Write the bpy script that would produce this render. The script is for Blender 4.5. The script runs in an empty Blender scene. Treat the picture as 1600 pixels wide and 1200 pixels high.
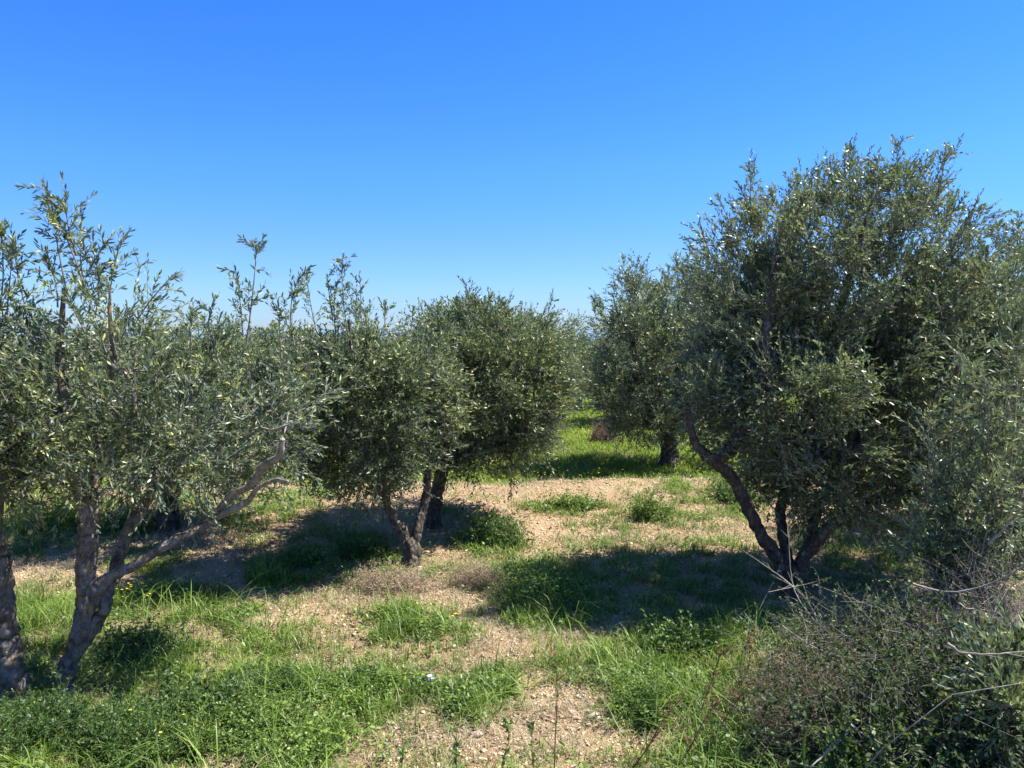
import bpy, math, random
import numpy as np
from mathutils import Vector, Euler
R = math.radians
rng = np.random.default_rng(11)
random.seed(11)
scene = bpy.context.scene
COL = scene.collection

# ------------------------------------------------------------------ camera
CAM_H, FPX, PITCH = 2.3, 1200.0, R(-4.05)
cam_d = bpy.data.cameras.new('camera'); cam = bpy.data.objects.new('camera', cam_d); COL.objects.link(cam)
cam.location = (0, 0, CAM_H); cam.rotation_euler = (R(90) + PITCH, 0, 0)
cam_d.sensor_fit = 'HORIZONTAL'; cam_d.sensor_width = 36.0; cam_d.lens = FPX / 1600 * 36.0
cam_d.clip_start = 0.05; cam_d.clip_end = 30000
scene.camera = cam
# ------------------------------------------------------------------ light
SUN_EL, SUN_AZ = R(57), R(78)          # azimuth clockwise from +Y (the view direction)
SUN_STRENGTH, SKY_STRENGTH, EXPOSURE = 5.0, 0.094, 1.34
w = bpy.data.worlds.new('World'); scene.world = w; w.use_nodes = True
nt = w.node_tree; nt.nodes.clear()
wo = nt.nodes.new('ShaderNodeOutputWorld'); bg = nt.nodes.new('ShaderNodeBackground')
sky = nt.nodes.new('ShaderNodeTexSky'); sky.sky_type = 'NISHITA'; sky.sun_disc = False
sky.sun_elevation = SUN_EL; sky.sun_rotation = SUN_AZ
sky.air_density = 1.0; sky.dust_density = 0.25; sky.ozone_density = 3.0; sky.altitude = 600
hs = nt.nodes.new('ShaderNodeHueSaturation'); hs.inputs['Saturation'].default_value = 1.2
# sky colour graded by height above the horizon; zenith darkened to cut fill light
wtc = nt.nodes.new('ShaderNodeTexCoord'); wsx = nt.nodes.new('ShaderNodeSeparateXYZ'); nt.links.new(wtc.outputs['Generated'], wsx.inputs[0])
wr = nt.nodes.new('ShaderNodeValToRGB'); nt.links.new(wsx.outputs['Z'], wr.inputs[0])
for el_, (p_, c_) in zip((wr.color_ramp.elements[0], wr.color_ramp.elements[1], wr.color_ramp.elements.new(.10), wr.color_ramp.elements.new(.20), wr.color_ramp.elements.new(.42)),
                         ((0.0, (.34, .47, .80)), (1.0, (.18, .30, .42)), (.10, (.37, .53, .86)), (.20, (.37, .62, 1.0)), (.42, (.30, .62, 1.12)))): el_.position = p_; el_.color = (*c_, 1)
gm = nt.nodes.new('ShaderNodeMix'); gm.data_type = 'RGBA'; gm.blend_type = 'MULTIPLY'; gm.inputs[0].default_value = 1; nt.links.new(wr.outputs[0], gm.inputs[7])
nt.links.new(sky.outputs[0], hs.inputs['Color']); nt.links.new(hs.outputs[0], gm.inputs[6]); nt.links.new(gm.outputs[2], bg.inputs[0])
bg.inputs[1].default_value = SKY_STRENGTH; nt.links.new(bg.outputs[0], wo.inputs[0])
sd = bpy.data.lights.new('sun', 'SUN'); sd.energy = SUN_STRENGTH; sd.angle = R(0.53); sd.color = (1.0, 0.95, 0.87)
so = bpy.data.objects.new('sun', sd); COL.objects.link(so)
sun_dir = Vector((math.sin(SUN_AZ) * math.cos(SUN_EL), math.cos(SUN_AZ) * math.cos(SUN_EL), math.sin(SUN_EL)))
so.rotation_euler = sun_dir.to_track_quat('Z', 'Y').to_euler(); so.location = (5, 5, 20)
scene.view_settings.view_transform = 'Standard'; scene.view_settings.look = 'None'
scene.view_settings.exposure = EXPOSURE; scene.view_settings.gamma = 1.0
scene.render.engine = 'CYCLES'
scene.cycles.max_bounces = 6; scene.cycles.diffuse_bounces = 2; scene.cycles.glossy_bounces = 2
scene.cycles.transmission_bounces = 3; scene.cycles.transparent_max_bounces = 4

# ------------------------------------------------------------------ noise + ground height
def _h(ix, iy, s):
    n = (ix.astype(np.int64) * 374761393 + iy.astype(np.int64) * 668265263 + s * 974634777) & 0xffffffff
    n = ((n ^ (n >> 13)) * 1274126177) & 0xffffffff
    return ((n ^ (n >> 16)) & 0xffff) / 65535.0
def vnoise(x, y, s=0):
    x0 = np.floor(x); y0 = np.floor(y); fx = x - x0; fy = y - y0
    fx = fx * fx * (3 - 2 * fx); fy = fy * fy * (3 - 2 * fy)
    x0 = x0.astype(np.int64); y0 = y0.astype(np.int64)
    return ((_h(x0, y0, s) * (1 - fx) + _h(x0 + 1, y0, s) * fx) * (1 - fy)
            + (_h(x0, y0 + 1, s) * (1 - fx) + _h(x0 + 1, y0 + 1, s) * fx) * fy)
def fbm(x, y, octv=4, s=0):
    a, t, f = 0.5, 0, 1.0
    for k in range(octv):
        t = t + a * vnoise(x * f, y * f, s + k * 17); a *= 0.5; f *= 2.03
    return t
def height0(x, y):
    d = np.hypot(x, y)
    z = 0.16 * (fbm(x * 0.35 + 9, y * 0.35 + 3, 3, 5) - 0.44)
    z = z + 0.17 * np.exp(-((y - 10.3 - 0.15 * x) / 0.9) ** 2) * np.clip((6 - np.abs(x - 0.2)) / 5, 0, 1)   # low earth mound
    far = np.maximum(0, y - 14)
    z = z - 0.028 * far * np.clip(far / 10, 0, 1) * (far < 1200) - 33.6 * (far >= 1200)
    z = z + np.clip((d - 60) / 200, 0, 1) * 2.5 * (fbm(x * 0.012, y * 0.012, 3, 9) - 0.5)
    return z
def height(x, y):
    x = np.asarray(x, float); y = np.asarray(y, float)
    d = np.hypot(x, y)
    fine = np.clip((22 - d) / 10, 0, 1)
    return height0(x, y) + fine * (0.055 * (fbm(x * 2.3, y * 2.3, 3, 31) - .44) + 0.034 * (fbm(x * 8, y * 8, 3, 77) - 0.44) + .016 * (vnoise(x * 24, y * 24, 78) - .5))
CP, SP = math.cos(PITCH), math.sin(PITCH)
def ray(px, py):
    u = (px - 800) / FPX; v = (600 - py) / FPX
    return np.array([u, CP - v * SP, SP + v * CP])
def P(px, py, d):
    """world point seen at photo pixel (px,py) at forward distance d"""
    r = ray(px, py); return np.array([0, 0, CAM_H]) + r * (d / r[1])
def G(px, py):
    r = ray(px, py); t = CAM_H / -r[2]
    for _ in range(8):
        p = r * t; z = float(height0(p[0], p[1])); t = (CAM_H - z) / -r[2]
    p = r * t
    return np.array([p[0], p[1], float(height(p[0], p[1]))])
def to_px(x, y, z):
    dx, dy, dz = x, y, z - CAM_H
    f = dy * CP + dz * SP; u = -dy * SP + dz * CP
    f = np.maximum(f, 1e-3)
    return 800 + FPX * dx / f, 600 - FPX * u / f

# ------------------------------------------------------------------ mesh helpers
class Acc:
    def __init__(s): s.v = []; s.f = []; s.n = 0; s.t = []; s.m = []
    def add(s, v, f, tint=None, mat=0):
        v = np.asarray(v, np.float32).reshape(-1, 3); f = np.asarray(f, np.int64)
        s.v.append(v); s.f.append(f + s.n); s.n += len(v)
        s.t.append(np.full(len(f), 0.5, np.float32) if tint is None else np.broadcast_to(np.asarray(tint, np.float32), (len(f),)).copy())
        s.m.append(np.full(len(f), mat, np.int32))
    def build(s, name, mats, parent=None, smooth=False, origin=None):
        me = bpy.data.meshes.new(name)
        v = np.concatenate(s.v) if s.v else np.zeros((0, 3), np.float32)
        if origin is not None: v = v - np.asarray(origin, np.float32)
        sizes = np.concatenate([np.full(len(f), f.shape[1], np.int32) for f in s.f])
        loops = np.concatenate([f.ravel() for f in s.f]).astype(np.int32)
        me.vertices.add(len(v)); me.vertices.foreach_set('co', v.astype(np.float32).ravel())
        me.loops.add(len(loops)); me.loops.foreach_set('vertex_index', loops)
        me.polygons.add(len(sizes))
        starts = np.concatenate([[0], np.cumsum(sizes)[:-1]]).astype(np.int32)
        me.polygons.foreach_set('loop_start', starts)
        try: me.polygons.foreach_set('loop_total', sizes)
        except Exception: pass
        me.polygons.foreach_set('material_index', np.concatenate(s.m))
        if smooth: me.polygons.foreach_set('use_smooth', np.ones(len(sizes), bool))
        me.update(calc_edges=True)
        a = me.attributes.new('tint', 'FLOAT', 'FACE'); a.data.foreach_set('value', np.concatenate(s.t))
        if not isinstance(mats, (list, tuple)): mats = [mats]
        for m in mats: me.materials.append(m)
        o = bpy.data.objects.new(name, me); COL.objects.link(o)
        if parent is not None: o.parent = parent
        return o
def nrm(v): return v / np.maximum(np.linalg.norm(v, axis=-1, keepdims=True), 1e-9)
def perp(d):
    a = np.where(np.abs(d[..., 2:3]) < 0.9, np.array([0, 0, 1.0]), np.array([1.0, 0, 0]))
    return nrm(np.cross(d, a))
def rdir(n): return nrm(rng.normal(size=(n, 3)))

def leaves(acc, base, d, nor, L, W, tint, shape='long', curl=0.15, mat=0):
    """one leaf per row: base point, direction, face normal"""
    base = np.asarray(base); d = nrm(d); side = nrm(np.cross(d, nor)); nor = np.cross(side, d)
    L = np.asarray(L).reshape(-1, 1); W = np.asarray(W).reshape(-1, 1) * 0.5
    n = len(base)
    if shape == 'long':
        prof = [(0.0, 0.0), (0.3, 0.85), (0.65, 0.9), (1.0, 0.0)]
    elif shape == 'blade':
        prof = None
    else:
        prof = [(0.0, 0.05), (0.35, 1.0), (0.75, 0.8), (1.0, 0.0)]
    def pt(t, wd, sgn): return base + d * L * t + side * W * wd * sgn - nor * L * curl * t * t
    if shape == 'quad':
        v = np.stack([base, base + d * L * .45 + side * W, base + d * L - nor * L * curl, base + d * L * .45 - side * W], 1)
        f = np.arange(n * 4).reshape(n, 4)
    else:
        v = np.stack([pt(0, 0, 1), pt(prof[1][0], prof[1][1], 1), pt(prof[2][0], prof[2][1], 1), pt(1, 0, 1),
                      pt(prof[2][0], prof[2][1], -1), pt(prof[1][0], prof[1][1], -1)], 1)
        f = np.arange(n * 6).reshape(n, 6)
    acc.add(v.reshape(-1, 3), f, tint, mat)

def thin_tubes(acc, pts, rad, tint=0.5, sides=3, mat=0):
    """pts (N,K,3), rad (N,K) : N little tubes"""
    N, K, _ = pts.shape
    tan = nrm(np.gradient(pts, axis=1)); a = perp(tan); b = np.cross(tan, a)
    ang = np.arange(sides) * 2 * np.pi / sides
    ring = pts[:, :, None, :] + rad[:, :, None, None] * (a[:, :, None, :] * np.cos(ang)[None, None, :, None] + b[:, :, None, :] * np.sin(ang)[None, None, :, None])
    idx = np.arange(N * K * sides).reshape(N, K, sides)
    f = []
    for s in range(sides):
        s2 = (s + 1) % sides
        f.append(np.stack([idx[:, :-1, s], idx[:, :-1, s2], idx[:, 1:, s2], idx[:, 1:, s]], -1).reshape(-1, 4))
    acc.add(ring.reshape(-1, 3), np.concatenate(f), tint, mat)

def catmull(pts, n=6):
    pts = np.asarray(pts, float); q = np.vstack([2 * pts[0] - pts[1], pts, 2 * pts[-1] - pts[-2]])
    out = []
    for i in range(1, len(q) - 2):
        for k in range(n):
            t = k / n; p0, p1, p2, p3 = q[i - 1], q[i], q[i + 1], q[i + 2]
            out.append(0.5 * (2 * p1 + (p2 - p0) * t + (2 * p0 - 5 * p1 + 4 * p2 - p3) * t * t + (3 * p1 - p0 - 3 * p2 + p3) * t ** 3))
    out.append(q[-2]); return np.array(out)
def limb(acc, pts, rads, sides=12, knob=0.12, seed=0, n=6, cap=True, jit=0.0):
    """gnarled tapering limb along a smoothed polyline"""
    pr = catmull(np.hstack([np.asarray(pts, float), np.asarray(rads, float)[:, None]]), n)
    p, r = pr[:, :3], np.maximum(pr[:, 3], 0.002)
    if jit: p = p + jit * (np.stack([fbm(np.arange(len(p)) * .7 + seed, np.full(len(p), k * 7.3), 2, seed) for k in range(3)], 1) - .37) * r[:, None] * 2
    tan = nrm(np.gradient(p, axis=0)); K = len(p)
    a = np.zeros_like(p); a[0] = perp(tan[0:1])[0]
    for i in range(1, K):
        v = a[i - 1] - tan[i] * np.dot(a[i - 1], tan[i]); a[i] = v / max(np.linalg.norm(v), 1e-9)
    b = np.cross(tan, a); ang = np.arange(sides) * 2 * np.pi / sides
    s_len = np.concatenate([[0], np.cumsum(np.linalg.norm(np.diff(p, axis=0), axis=1))])
    A, S = np.meshgrid(ang, s_len)
    nz = fbm(np.cos(A) * 1.6 + S * 7 + seed, np.sin(A) * 1.6 + S * 3 + seed * 3, 3, seed) - 0.44 + .45 * (fbm(np.cos(A) * 3.5 + S * 16, np.sin(A) * 3.5 - S * 9 + seed, 2, seed + 5) - .37)
    rid = 0.5 * np.sin(A * 3 + S * 4 + seed) + 0.3 * np.sin(A * 5 - S * 6 + seed * 2)
    rr = r[:, None] * (1 + knob * 2.6 * nz + knob * 0.6 * rid)
    ring = p[:, None, :] + rr[..., None] * (a[:, None, :] * np.cos(ang)[None, :, None] + b[:, None, :] * np.sin(ang)[None, :, None])
    idx = np.arange(K * sides).reshape(K, sides); f = []
    for s in range(sides):
        s2 = (s + 1) % sides
        f.append(np.stack([idx[:-1, s], idx[:-1, s2], idx[1:, s2], idx[1:, s]], -1))
    acc.add(ring.reshape(-1, 3), np.concatenate(f), 0.5)
    if cap:
        v = np.vstack([ring[-1], p[-1] + tan[-1] * r[-1] * 0.5]); k = len(v) - 1
        acc.add(v, [[i, (i + 1) % sides, k] for i in range(sides)], 0.5)
    return p, r

# ------------------------------------------------------------------ materials
def new_mat(name):
    m = bpy.data.materials.new(name); m.use_nodes = True; nt = m.node_tree; nt.nodes.clear()
    return m, nt, nt.nodes.new('ShaderNodeOutputMaterial')
def ramp(nt, fac, stops):
    r = nt.nodes.new('ShaderNodeValToRGB'); e = r.color_ramp.elements
    while len(e) < len(stops): e.new(0.5)
    for el, (p, c) in zip(e, stops): el.position = p; el.color = (*c, 1)
    if fac is not None: nt.links.new(fac, r.inputs[0])
    return r
def noise(nt, scale, detail=3, rough=.5, vec=None, dim='3D'):
    n = nt.nodes.new('ShaderNodeTexNoise'); n.inputs['Scale'].default_value = scale
    n.inputs['Detail'].default_value = detail; n.inputs['Roughness'].default_value = rough
    if vec is not None: nt.links.new(vec, n.inputs['Vector'])
    return n
def mixc(nt, a, b, fac, mode='MIX'):
    m = nt.nodes.new('ShaderNodeMix'); m.data_type = 'RGBA'; m.blend_type = mode
    for s, x in ((m.inputs[6], a), (m.inputs[7], b), (m.inputs[0], fac)):
        if hasattr(x, 'links'): nt.links.new(x, s)
        elif isinstance(x, (int, float)): s.default_value = x
        else: s.default_value = (*x, 1)
    return m.outputs[2]
def leaf_mat(name, stops, under=None, transl=0.3, rough=0.45, spec=0.5, tcol=None):
    m, nt, out = new_mat(name)
    at = nt.nodes.new('ShaderNodeAttribute'); at.attribute_name = 'tint'
    c = ramp(nt, at.outputs['Fac'], stops).outputs[0]
    if under is not None:
        g = nt.nodes.new('ShaderNodeNewGeometry')
        c2 = mixc(nt, c, under, g.outputs['Backfacing'])
    else: c2 = c
    p = nt.nodes.new('ShaderNodeBsdfPrincipled'); nt.links.new(c2, p.inputs['Base Color'])
    p.inputs['Roughness'].default_value = rough; p.inputs['Specular IOR Level'].default_value = spec
    t = nt.nodes.new('ShaderNodeBsdfTranslucent')
    tc = mixc(nt, c, tcol or (0.25, 0.4, 0.05), 0.45); nt.links.new(tc, t.inputs[0])
    mx = nt.nodes.new('ShaderNodeMixShader'); mx.inputs[0].default_value = transl
    nt.links.new(p.outputs[0], mx.inputs[1]); nt.links.new(t.outputs[0], mx.inputs[2]); nt.links.new(mx.outputs[0], out.inputs[0])
    return m
OLIVE = leaf_mat('olive_leaf', [(0.0, (.016, .032, .018)), (.32, (.058, .088, .036)), (.55, (.155, .195, .070)), (.8, (.36, .41, .15)), (.95, (.52, .54, .20)), (1.0, (.42, .33, .08))],
                 under=(.17, .215, .155), transl=.25, rough=.42, spec=.42, tcol=(.20, .31, .08))
GRASS = leaf_mat('grass_blade', [(0.0, (.06, .105, .02)), (.5, (.15, .235, .035)), (.85, (.27, .36, .06)), (1, (.42, .38, .18))], transl=.35, rough=.5, spec=.4, tcol=(.25, .45, .04))
WEED = leaf_mat('weed_leaf', [(0.0, (.035, .07, .02)), (.3, (.075, .13, .028)), (.6, (.155, .235, .045)), (1, (.28, .36, .07))], transl=.3, rough=.5, spec=.4)
DRY = leaf_mat('dry_grass_blade', [(0.0, (.24, .19, .12)), (.5, (.44, .36, .23)), (1, (.60, .52, .36))], transl=.2, rough=.8, spec=.2, tcol=(.5, .4, .2))
MEADOW = leaf_mat('meadow_blade', [(0.0, (.09, .14, .02)), (.5, (.20, .28, .035)), (1, (.38, .42, .06))], transl=.4, rough=.55, spec=.3, tcol=(.4, .6, .04))
SHRUB = leaf_mat('shrub_leaf', [(0.0, (.020, .035, .015)), (.6, (.055, .08, .03)), (.9, (.12, .16, .05)), (1, (.24, .25, .06))], transl=.2, rough=.6, spec=.3)
DOCK = leaf_mat('dried_seed_head', [(0.0, (.09, .045, .03)), (1, (.27, .15, .09))], transl=.15, rough=.8, spec=.2, tcol=(.4, .15, .05))
PETAL = leaf_mat('yellow_petal', [(0, (.75, .55, .02)), (1, (.85, .72, .05))], transl=.3, rough=.6, spec=.2, tcol=(.9, .7, .05))
WHITEP = leaf_mat('pale_petal', [(0, (.55, .6, .8)), (1, (.8, .82, .9))], transl=.3, rough=.6, spec=.2, tcol=(.8, .8, .9))
LITTER = leaf_mat('dead_leaf', [(0, (.07, .045, .03)), (.5, (.20, .14, .09)), (1, (.42, .36, .27))], transl=.05, rough=.8, spec=.2, tcol=(.3, .2, .1))
SILVER = leaf_mat('silvery_leaf', [(0, (.22, .27, .22)), (1, (.45, .5, .45))], transl=.15, rough=.7, spec=.2)

def bark_mat(name, dark, mid, pale, lichen=0.5, twig=False):
    m, nt, out = new_mat(name)
    tc = nt.nodes.new('ShaderNodeTexCoord'); v = tc.outputs['Object']
    mp = nt.nodes.new('ShaderNodeMapping'); mp.inputs['Scale'].default_value = (1, 1, .45); nt.links.new(v, mp.inputs[0])
    n1 = noise(nt, 26, 6, .65, mp.outputs[0]); c = ramp(nt, n1.outputs[0], [(.28, dark), (.5, mid), (.72, pale)]).outputs[0]
    vo = nt.nodes.new('ShaderNodeTexVoronoi'); vo.inputs['Scale'].default_value = 34; nt.links.new(mp.outputs[0], vo.inputs['Vector'])
    c = mixc(nt, c, ramp(nt, vo.outputs['Distance'], [(0, (.35, .35, .35)), (.35, (1, 1, 1))]).outputs[0], .7, 'MULTIPLY')
    if lichen > 0:
        n2 = noise(nt, 13, 6, .7, v); c = mixc(nt, c, (.30, .28, .25), ramp(nt, n2.outputs[0], [(.58 - .1 * lichen, (0, 0, 0)), (.70 - .1 * lichen, (.7, .7, .7))]).outputs[0])
        n3 = noise(nt, 15, 6, .7, v); n3.noise_dimensions = '4D'; n3.inputs['W'].default_value = 4.2
        c = mixc(nt, c, (.50, .27, .03), ramp(nt, n3.outputs[0], [(.64 - .06 * lichen, (0, 0, 0)), (.71 - .06 * lichen, (.75, .75, .75))]).outputs[0])
    p = nt.nodes.new('ShaderNodeBsdfPrincipled'); p.inputs['Roughness'].default_value = .9; p.inputs['Specular IOR Level'].default_value = .2
    nt.links.new(c, p.inputs['Base Color'])
    if not twig:
        nb = noise(nt, 60, 6, .7, mp.outputs[0]); b = nt.nodes.new('ShaderNodeBump'); b.inputs['Strength'].default_value = 1.0; b.inputs['Distance'].default_value = .03
        ad = nt.nodes.new('ShaderNodeMath'); ad.operation = 'ADD'; nt.links.new(nb.outputs[0], ad.inputs[0]); nt.links.new(vo.outputs['Distance'], ad.inputs[1])
        nt.links.new(ad.outputs[0], b.inputs['Height']); nt.links.new(b.outputs[0], p.inputs['Normal'])
    nt.links.new(p.outputs[0], out.inputs[0]); return m
BARK = bark_mat('olive_bark', (.04, .032, .025), (.105, .085, .065), (.21, .18, .145), .4)
BARK_L = bark_mat('lichened_olive_bark', (.055, .043, .033), (.155, .12, .09), (.32, .275, .22), 1.3)
BARK_P = bark_mat('pale_bare_bark', (.18, .15, .12), (.34, .29, .24), (.50, .45, .39), .5)
TWIG = bark_mat('twig_bark', (.10, .09, .07), (.20, .18, .15), (.33, .30, .26), 0, True)
BTWIG = bark_mat('brown_twig_bark', (.10, .065, .05), (.20, .14, .105), (.34, .26, .20), 0, True)
DTWIG = bark_mat('dead_twig_bark', (.15, .125, .095), (.27, .235, .185), (.44, .39, .32), 0, True)
PTWIG = bark_mat('bleached_twig_bark', (.15, .13, .105), (.27, .24, .20), (.42, .38, .33), 0, True)
RTWIG = bark_mat('reddish_stalk_bark', (.16, .06, .035), (.30, .12, .07), (.42, .22, .12), 0, True)
GSTEM = bark_mat('green_stalk', (.06, .10, .03), (.11, .17, .05), (.2, .25, .1), 0, True)

m, nt, out = new_mat('ground_soil'); GROUND = m
tc = nt.nodes.new('ShaderNodeTexCoord'); v = tc.outputs['Object']
n1 = noise(nt, 1.1, 5, .6, v); n2 = noise(nt, 38, 5, .7, v); n3 = noise(nt, .35, 2, .5, v)
soil = ramp(nt, n1.outputs[0], [(.3, (.35, .235, .13)), (.5, (.50, .36, .21)), (.7, (.60, .46, .29))]).outputs[0]
soil = mixc(nt, soil, ramp(nt, n2.outputs[0], [(.3, (.52, .44, .38)), (.5, (.92, .9, .88)), (.75, (1.15, 1.12, 1.05))]).outputs[0], .75, 'MULTIPLY')
n4 = noise(nt, 120, 2, .6, v)
soil = mixc(nt, soil, (.62, .52, .38), ramp(nt, n4.outputs[0], [(.60, (0, 0, 0)), (.66, (.6, .6, .6))]).outputs[0])
red = ramp(nt, n3.outputs[0], [(.42, (0, 0, 0)), (.62, (.55, .55, .55))]).outputs[0]
soil = mixc(nt, soil, (.50, .35, .21), red)
at = nt.nodes.new('ShaderNodeAttribute'); at.attribute_name = 'veg'
thatch = ramp(nt, n2.outputs[0], [(.35, (.045, .055, .02)), (.6, (.12, .14, .045))]).outputs[0]
soil = mixc(nt, soil, thatch, at.outputs['Fac'])
p = nt.nodes.new('ShaderNodeBsdfPrincipled'); p.inputs['Roughness'].default_value = .95; p.inputs['Specular IOR Level'].default_value = .1
nt.links.new(soil, p.inputs['Base Color'])
nb = noise(nt, 22, 8, .72, v); b = nt.nodes.new('ShaderNodeBump'); b.inputs['Strength'].default_value = 1.0; b.inputs['Distance'].default_value = .08
nt.links.new(nb.outputs[0], b.inputs['Height']); nt.links.new(b.outputs[0], p.inputs['Normal']); nt.links.new(p.outputs[0], out.inputs[0])
m, nt, out = new_mat('clod_earth'); CLOD = m
at = nt.nodes.new('ShaderNodeAttribute'); at.attribute_name = 'tint'
p = nt.nodes.new('ShaderNodeBsdfPrincipled'); p.inputs['Roughness'].default_value = .95; p.inputs['Specular IOR Level'].default_value = .1
nt.links.new(ramp(nt, at.outputs['Fac'], [(0, (.40, .28, .17)), (.6, (.54, .41, .26)), (1, (.64, .54, .40))]).outputs[0], p.inputs['Base Color']); nt.links.new(p.outputs[0], out.inputs[0])
m, nt, out = new_mat('limestone'); STONE = m
tc = nt.nodes.new('ShaderNodeTexCoord'); n1 = noise(nt, 30, 5, .6, tc.outputs['Object'])
p = nt.nodes.new('ShaderNodeBsdfPrincipled'); p.inputs['Roughness'].default_value = .9
nt.links.new(ramp(nt, n1.outputs[0], [(.3, (.28, .215, .145)), (.7, (.44, .355, .26))]).outputs[0], p.inputs['Base Color']); nt.links.new(p.outputs[0], out.inputs[0])
m, nt, out = new_mat('sea_haze_tinted'); SEA = m
p = nt.nodes.new('ShaderNodeBsdfPrincipled'); p.inputs['Roughness'].default_value = .25; p.inputs['Base Color'].default_value = (.20, .30, .42, 1)  # base colour paled to stand in for haze over the sea
p.inputs['IOR'].default_value = 1.33; nt.links.new(p.outputs[0], out.inputs[0])

# ------------------------------------------------------------------ ground cover plan (patches on the ground)
# each patch: photo position of its centre, half sizes, strength ; stored once and read as a plan of the field
def sell(px, py, cx, cy, rx, ry, soft=0.6):
    q = ((px - cx) / rx) ** 2 + ((py - cy) / ry) ** 2
    return np.clip((1 + soft - q) / (2 * soft), 0, 1)
TALL = [(150, 1130, 360, 130), (430, 1105, 200, 85), (120, 1000, 210, 70), (330, 1020, 130, 50), (1080, 1080, 120, 90), (270, 950, 90, 32), (200, 960, 60, 30), (620, 1090, 190, 45),
        (650, 985, 95, 36), (840, 925, 75, 58), (870, 960, 60, 20), (1120, 1130, 170, 120), (1060, 1020, 120, 55), (960, 1050, 130, 30),
        (1180, 1000, 80, 50), (430, 900, 45, 26), (1100, 990, 70, 30), (530, 1165, 70, 50), (60, 930, 60, 20)]
SHORT = [(510, 860, 110, 34), (590, 880, 60, 20), (500, 905, 60, 20), (900, 795, 105, 13), (1000, 825, 110, 12), (1110, 800, 80, 18), (1040, 780, 60, 18), (1110, 765, 80, 20),
         (960, 860, 100, 16), (1100, 855, 90, 15), (1050, 910, 190, 50), (1390, 900, 130, 34), (1500, 860, 90, 30), (1330, 870, 80, 20), (930, 945, 80, 18), (1210, 960, 60, 20),
         (410, 800, 90, 32), (100, 830, 110, 22), (60, 850, 90, 20), (230, 880, 60, 22), (90, 800, 110, 26), (760, 850, 60, 30), (370, 960, 40, 14), (1400, 840, 160, 25),
         (300, 790, 60, 20), (500, 780, 40, 14), (700, 900, 60, 14), (700, 800, 26, 8), (610, 870, 50, 14), (150, 760, 160, 18)]
DRYG = [(590, 925, 110, 30), (745, 925, 55, 30), (540, 950, 60, 24), (370, 850, 110, 20), (700, 885, 90, 12), (1060, 835, 140, 16), (960, 850, 110, 8), (1040, 970, 110, 18),
        (900, 1000, 120, 30), (280, 840, 60, 16), (1400, 930, 120, 20), (640, 960, 70, 15), (60, 880, 80, 14), (850, 1000, 160, 40), (1290, 900, 50, 20), (800, 1130, 160, 40)]
def cover(x, y, z):
    px, py = to_px(x, y, z)
    k_ = 5.5 / np.maximum(y, 3)
    wob = k_ * (90 * (fbm(x * 2.2, y * 2.2, 4, 3) - .44) + 60 * (fbm(x * 7, y * 7, 3, 13) - .44)); wob2 = k_ * k_ * (55 * (fbm(x * 2.2 + 40, y * 2.2, 4, 8) - .44) + 40 * (fbm(x * 7, y * 7, 3, 19) - .44))
    px = px + wob; py = py + wob2
    def S(lst):
        r = np.zeros_like(px)
        for c in lst: r = np.maximum(r, sell(px, py, *c))
        return r
    near = (y < 11.5)
    inside = near & (py < 1215) & (px > -20) & (px < 1620)
    tall = S(TALL) * near; short = S(SHORT) * near; dry = S(DRYG) * near
    outn = near & ~inside
    base = np.clip((fbm(x * .8 + 5, y * .8, 3, 12) - .42) * 6, 0, 1)
    tall = np.where(outn, base, tall); short = np.where(outn, 1 - base, short)
    mead = np.clip((y - 11.2 - .25 * np.clip(1.5 - x, 0, 3) * .4 + 1.6 * (fbm(x * .7, y * .7, 4, 15) - .44)) / .5, 0, 1)
    # far rows: bare earth strips under the trees
    mead = mead * np.clip(1.25 - 0.6 * np.exp(-((y - 12.2) / .5) ** 2) * ((x > 2) & (x < 4)), 0, 1)
    return tall, short, dry, mead

# ------------------------------------------------------------------ ground sheet
def axis(a, b, step, out):
    c = np.arange(a, b + 1e-6, step); g = [step]; e = []
    s = step; x = b
    while x < out: s *= 1.12; x += s; e.append(x)
    e2 = []; s = step; x = a
    while x > -out: s *= 1.12; x -= s; e2.append(x)
    return np.array(e2[::-1] + list(c) + e)
xs = axis(-8, 8, .035, 9000); ys = axis(2.2, 15, .035, 12000)
X, Y = np.meshgrid(xs, ys); Z = height(X, Y)
acc = Acc(); nx, ny = len(xs), len(ys); idx = np.arange(nx * ny).reshape(ny, nx)
acc.add(np.stack([X, Y, Z], -1).reshape(-1, 3), np.stack([idx[:-1, :-1], idx[:-1, 1:], idx[1:, 1:], idx[1:, :-1]], -1).reshape(-1, 4))
ground = acc.build('ground', GROUND, smooth=True); ground['kind'] = 'structure'
t_, s_, d_, m_ = cover(X.ravel(), Y.ravel(), Z.ravel())
vt_ = np.clip((fbm(X.ravel() * 6, Y.ravel() * 6, 3, 50) - .3) * 4, 0, 1)
veg = np.clip(np.maximum.reduce([.6 * t_ * vt_, .4 * s_ * vt_, .1 * d_, .85 * m_]), 0, 1)
a = ground.data.attributes.new('veg', 'FLOAT', 'POINT'); a.data.foreach_set('value', veg.astype(np.float32))
acc = Acc(); acc.add([(-20000, 1300, -33.4), (20000, 1300, -33.4), (20000, 26000, -33.4), (-20000, 26000, -33.4)], [[0, 1, 2, 3]])
sea = acc.build('sea', SEA); sea['kind'] = 'structure'

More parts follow.
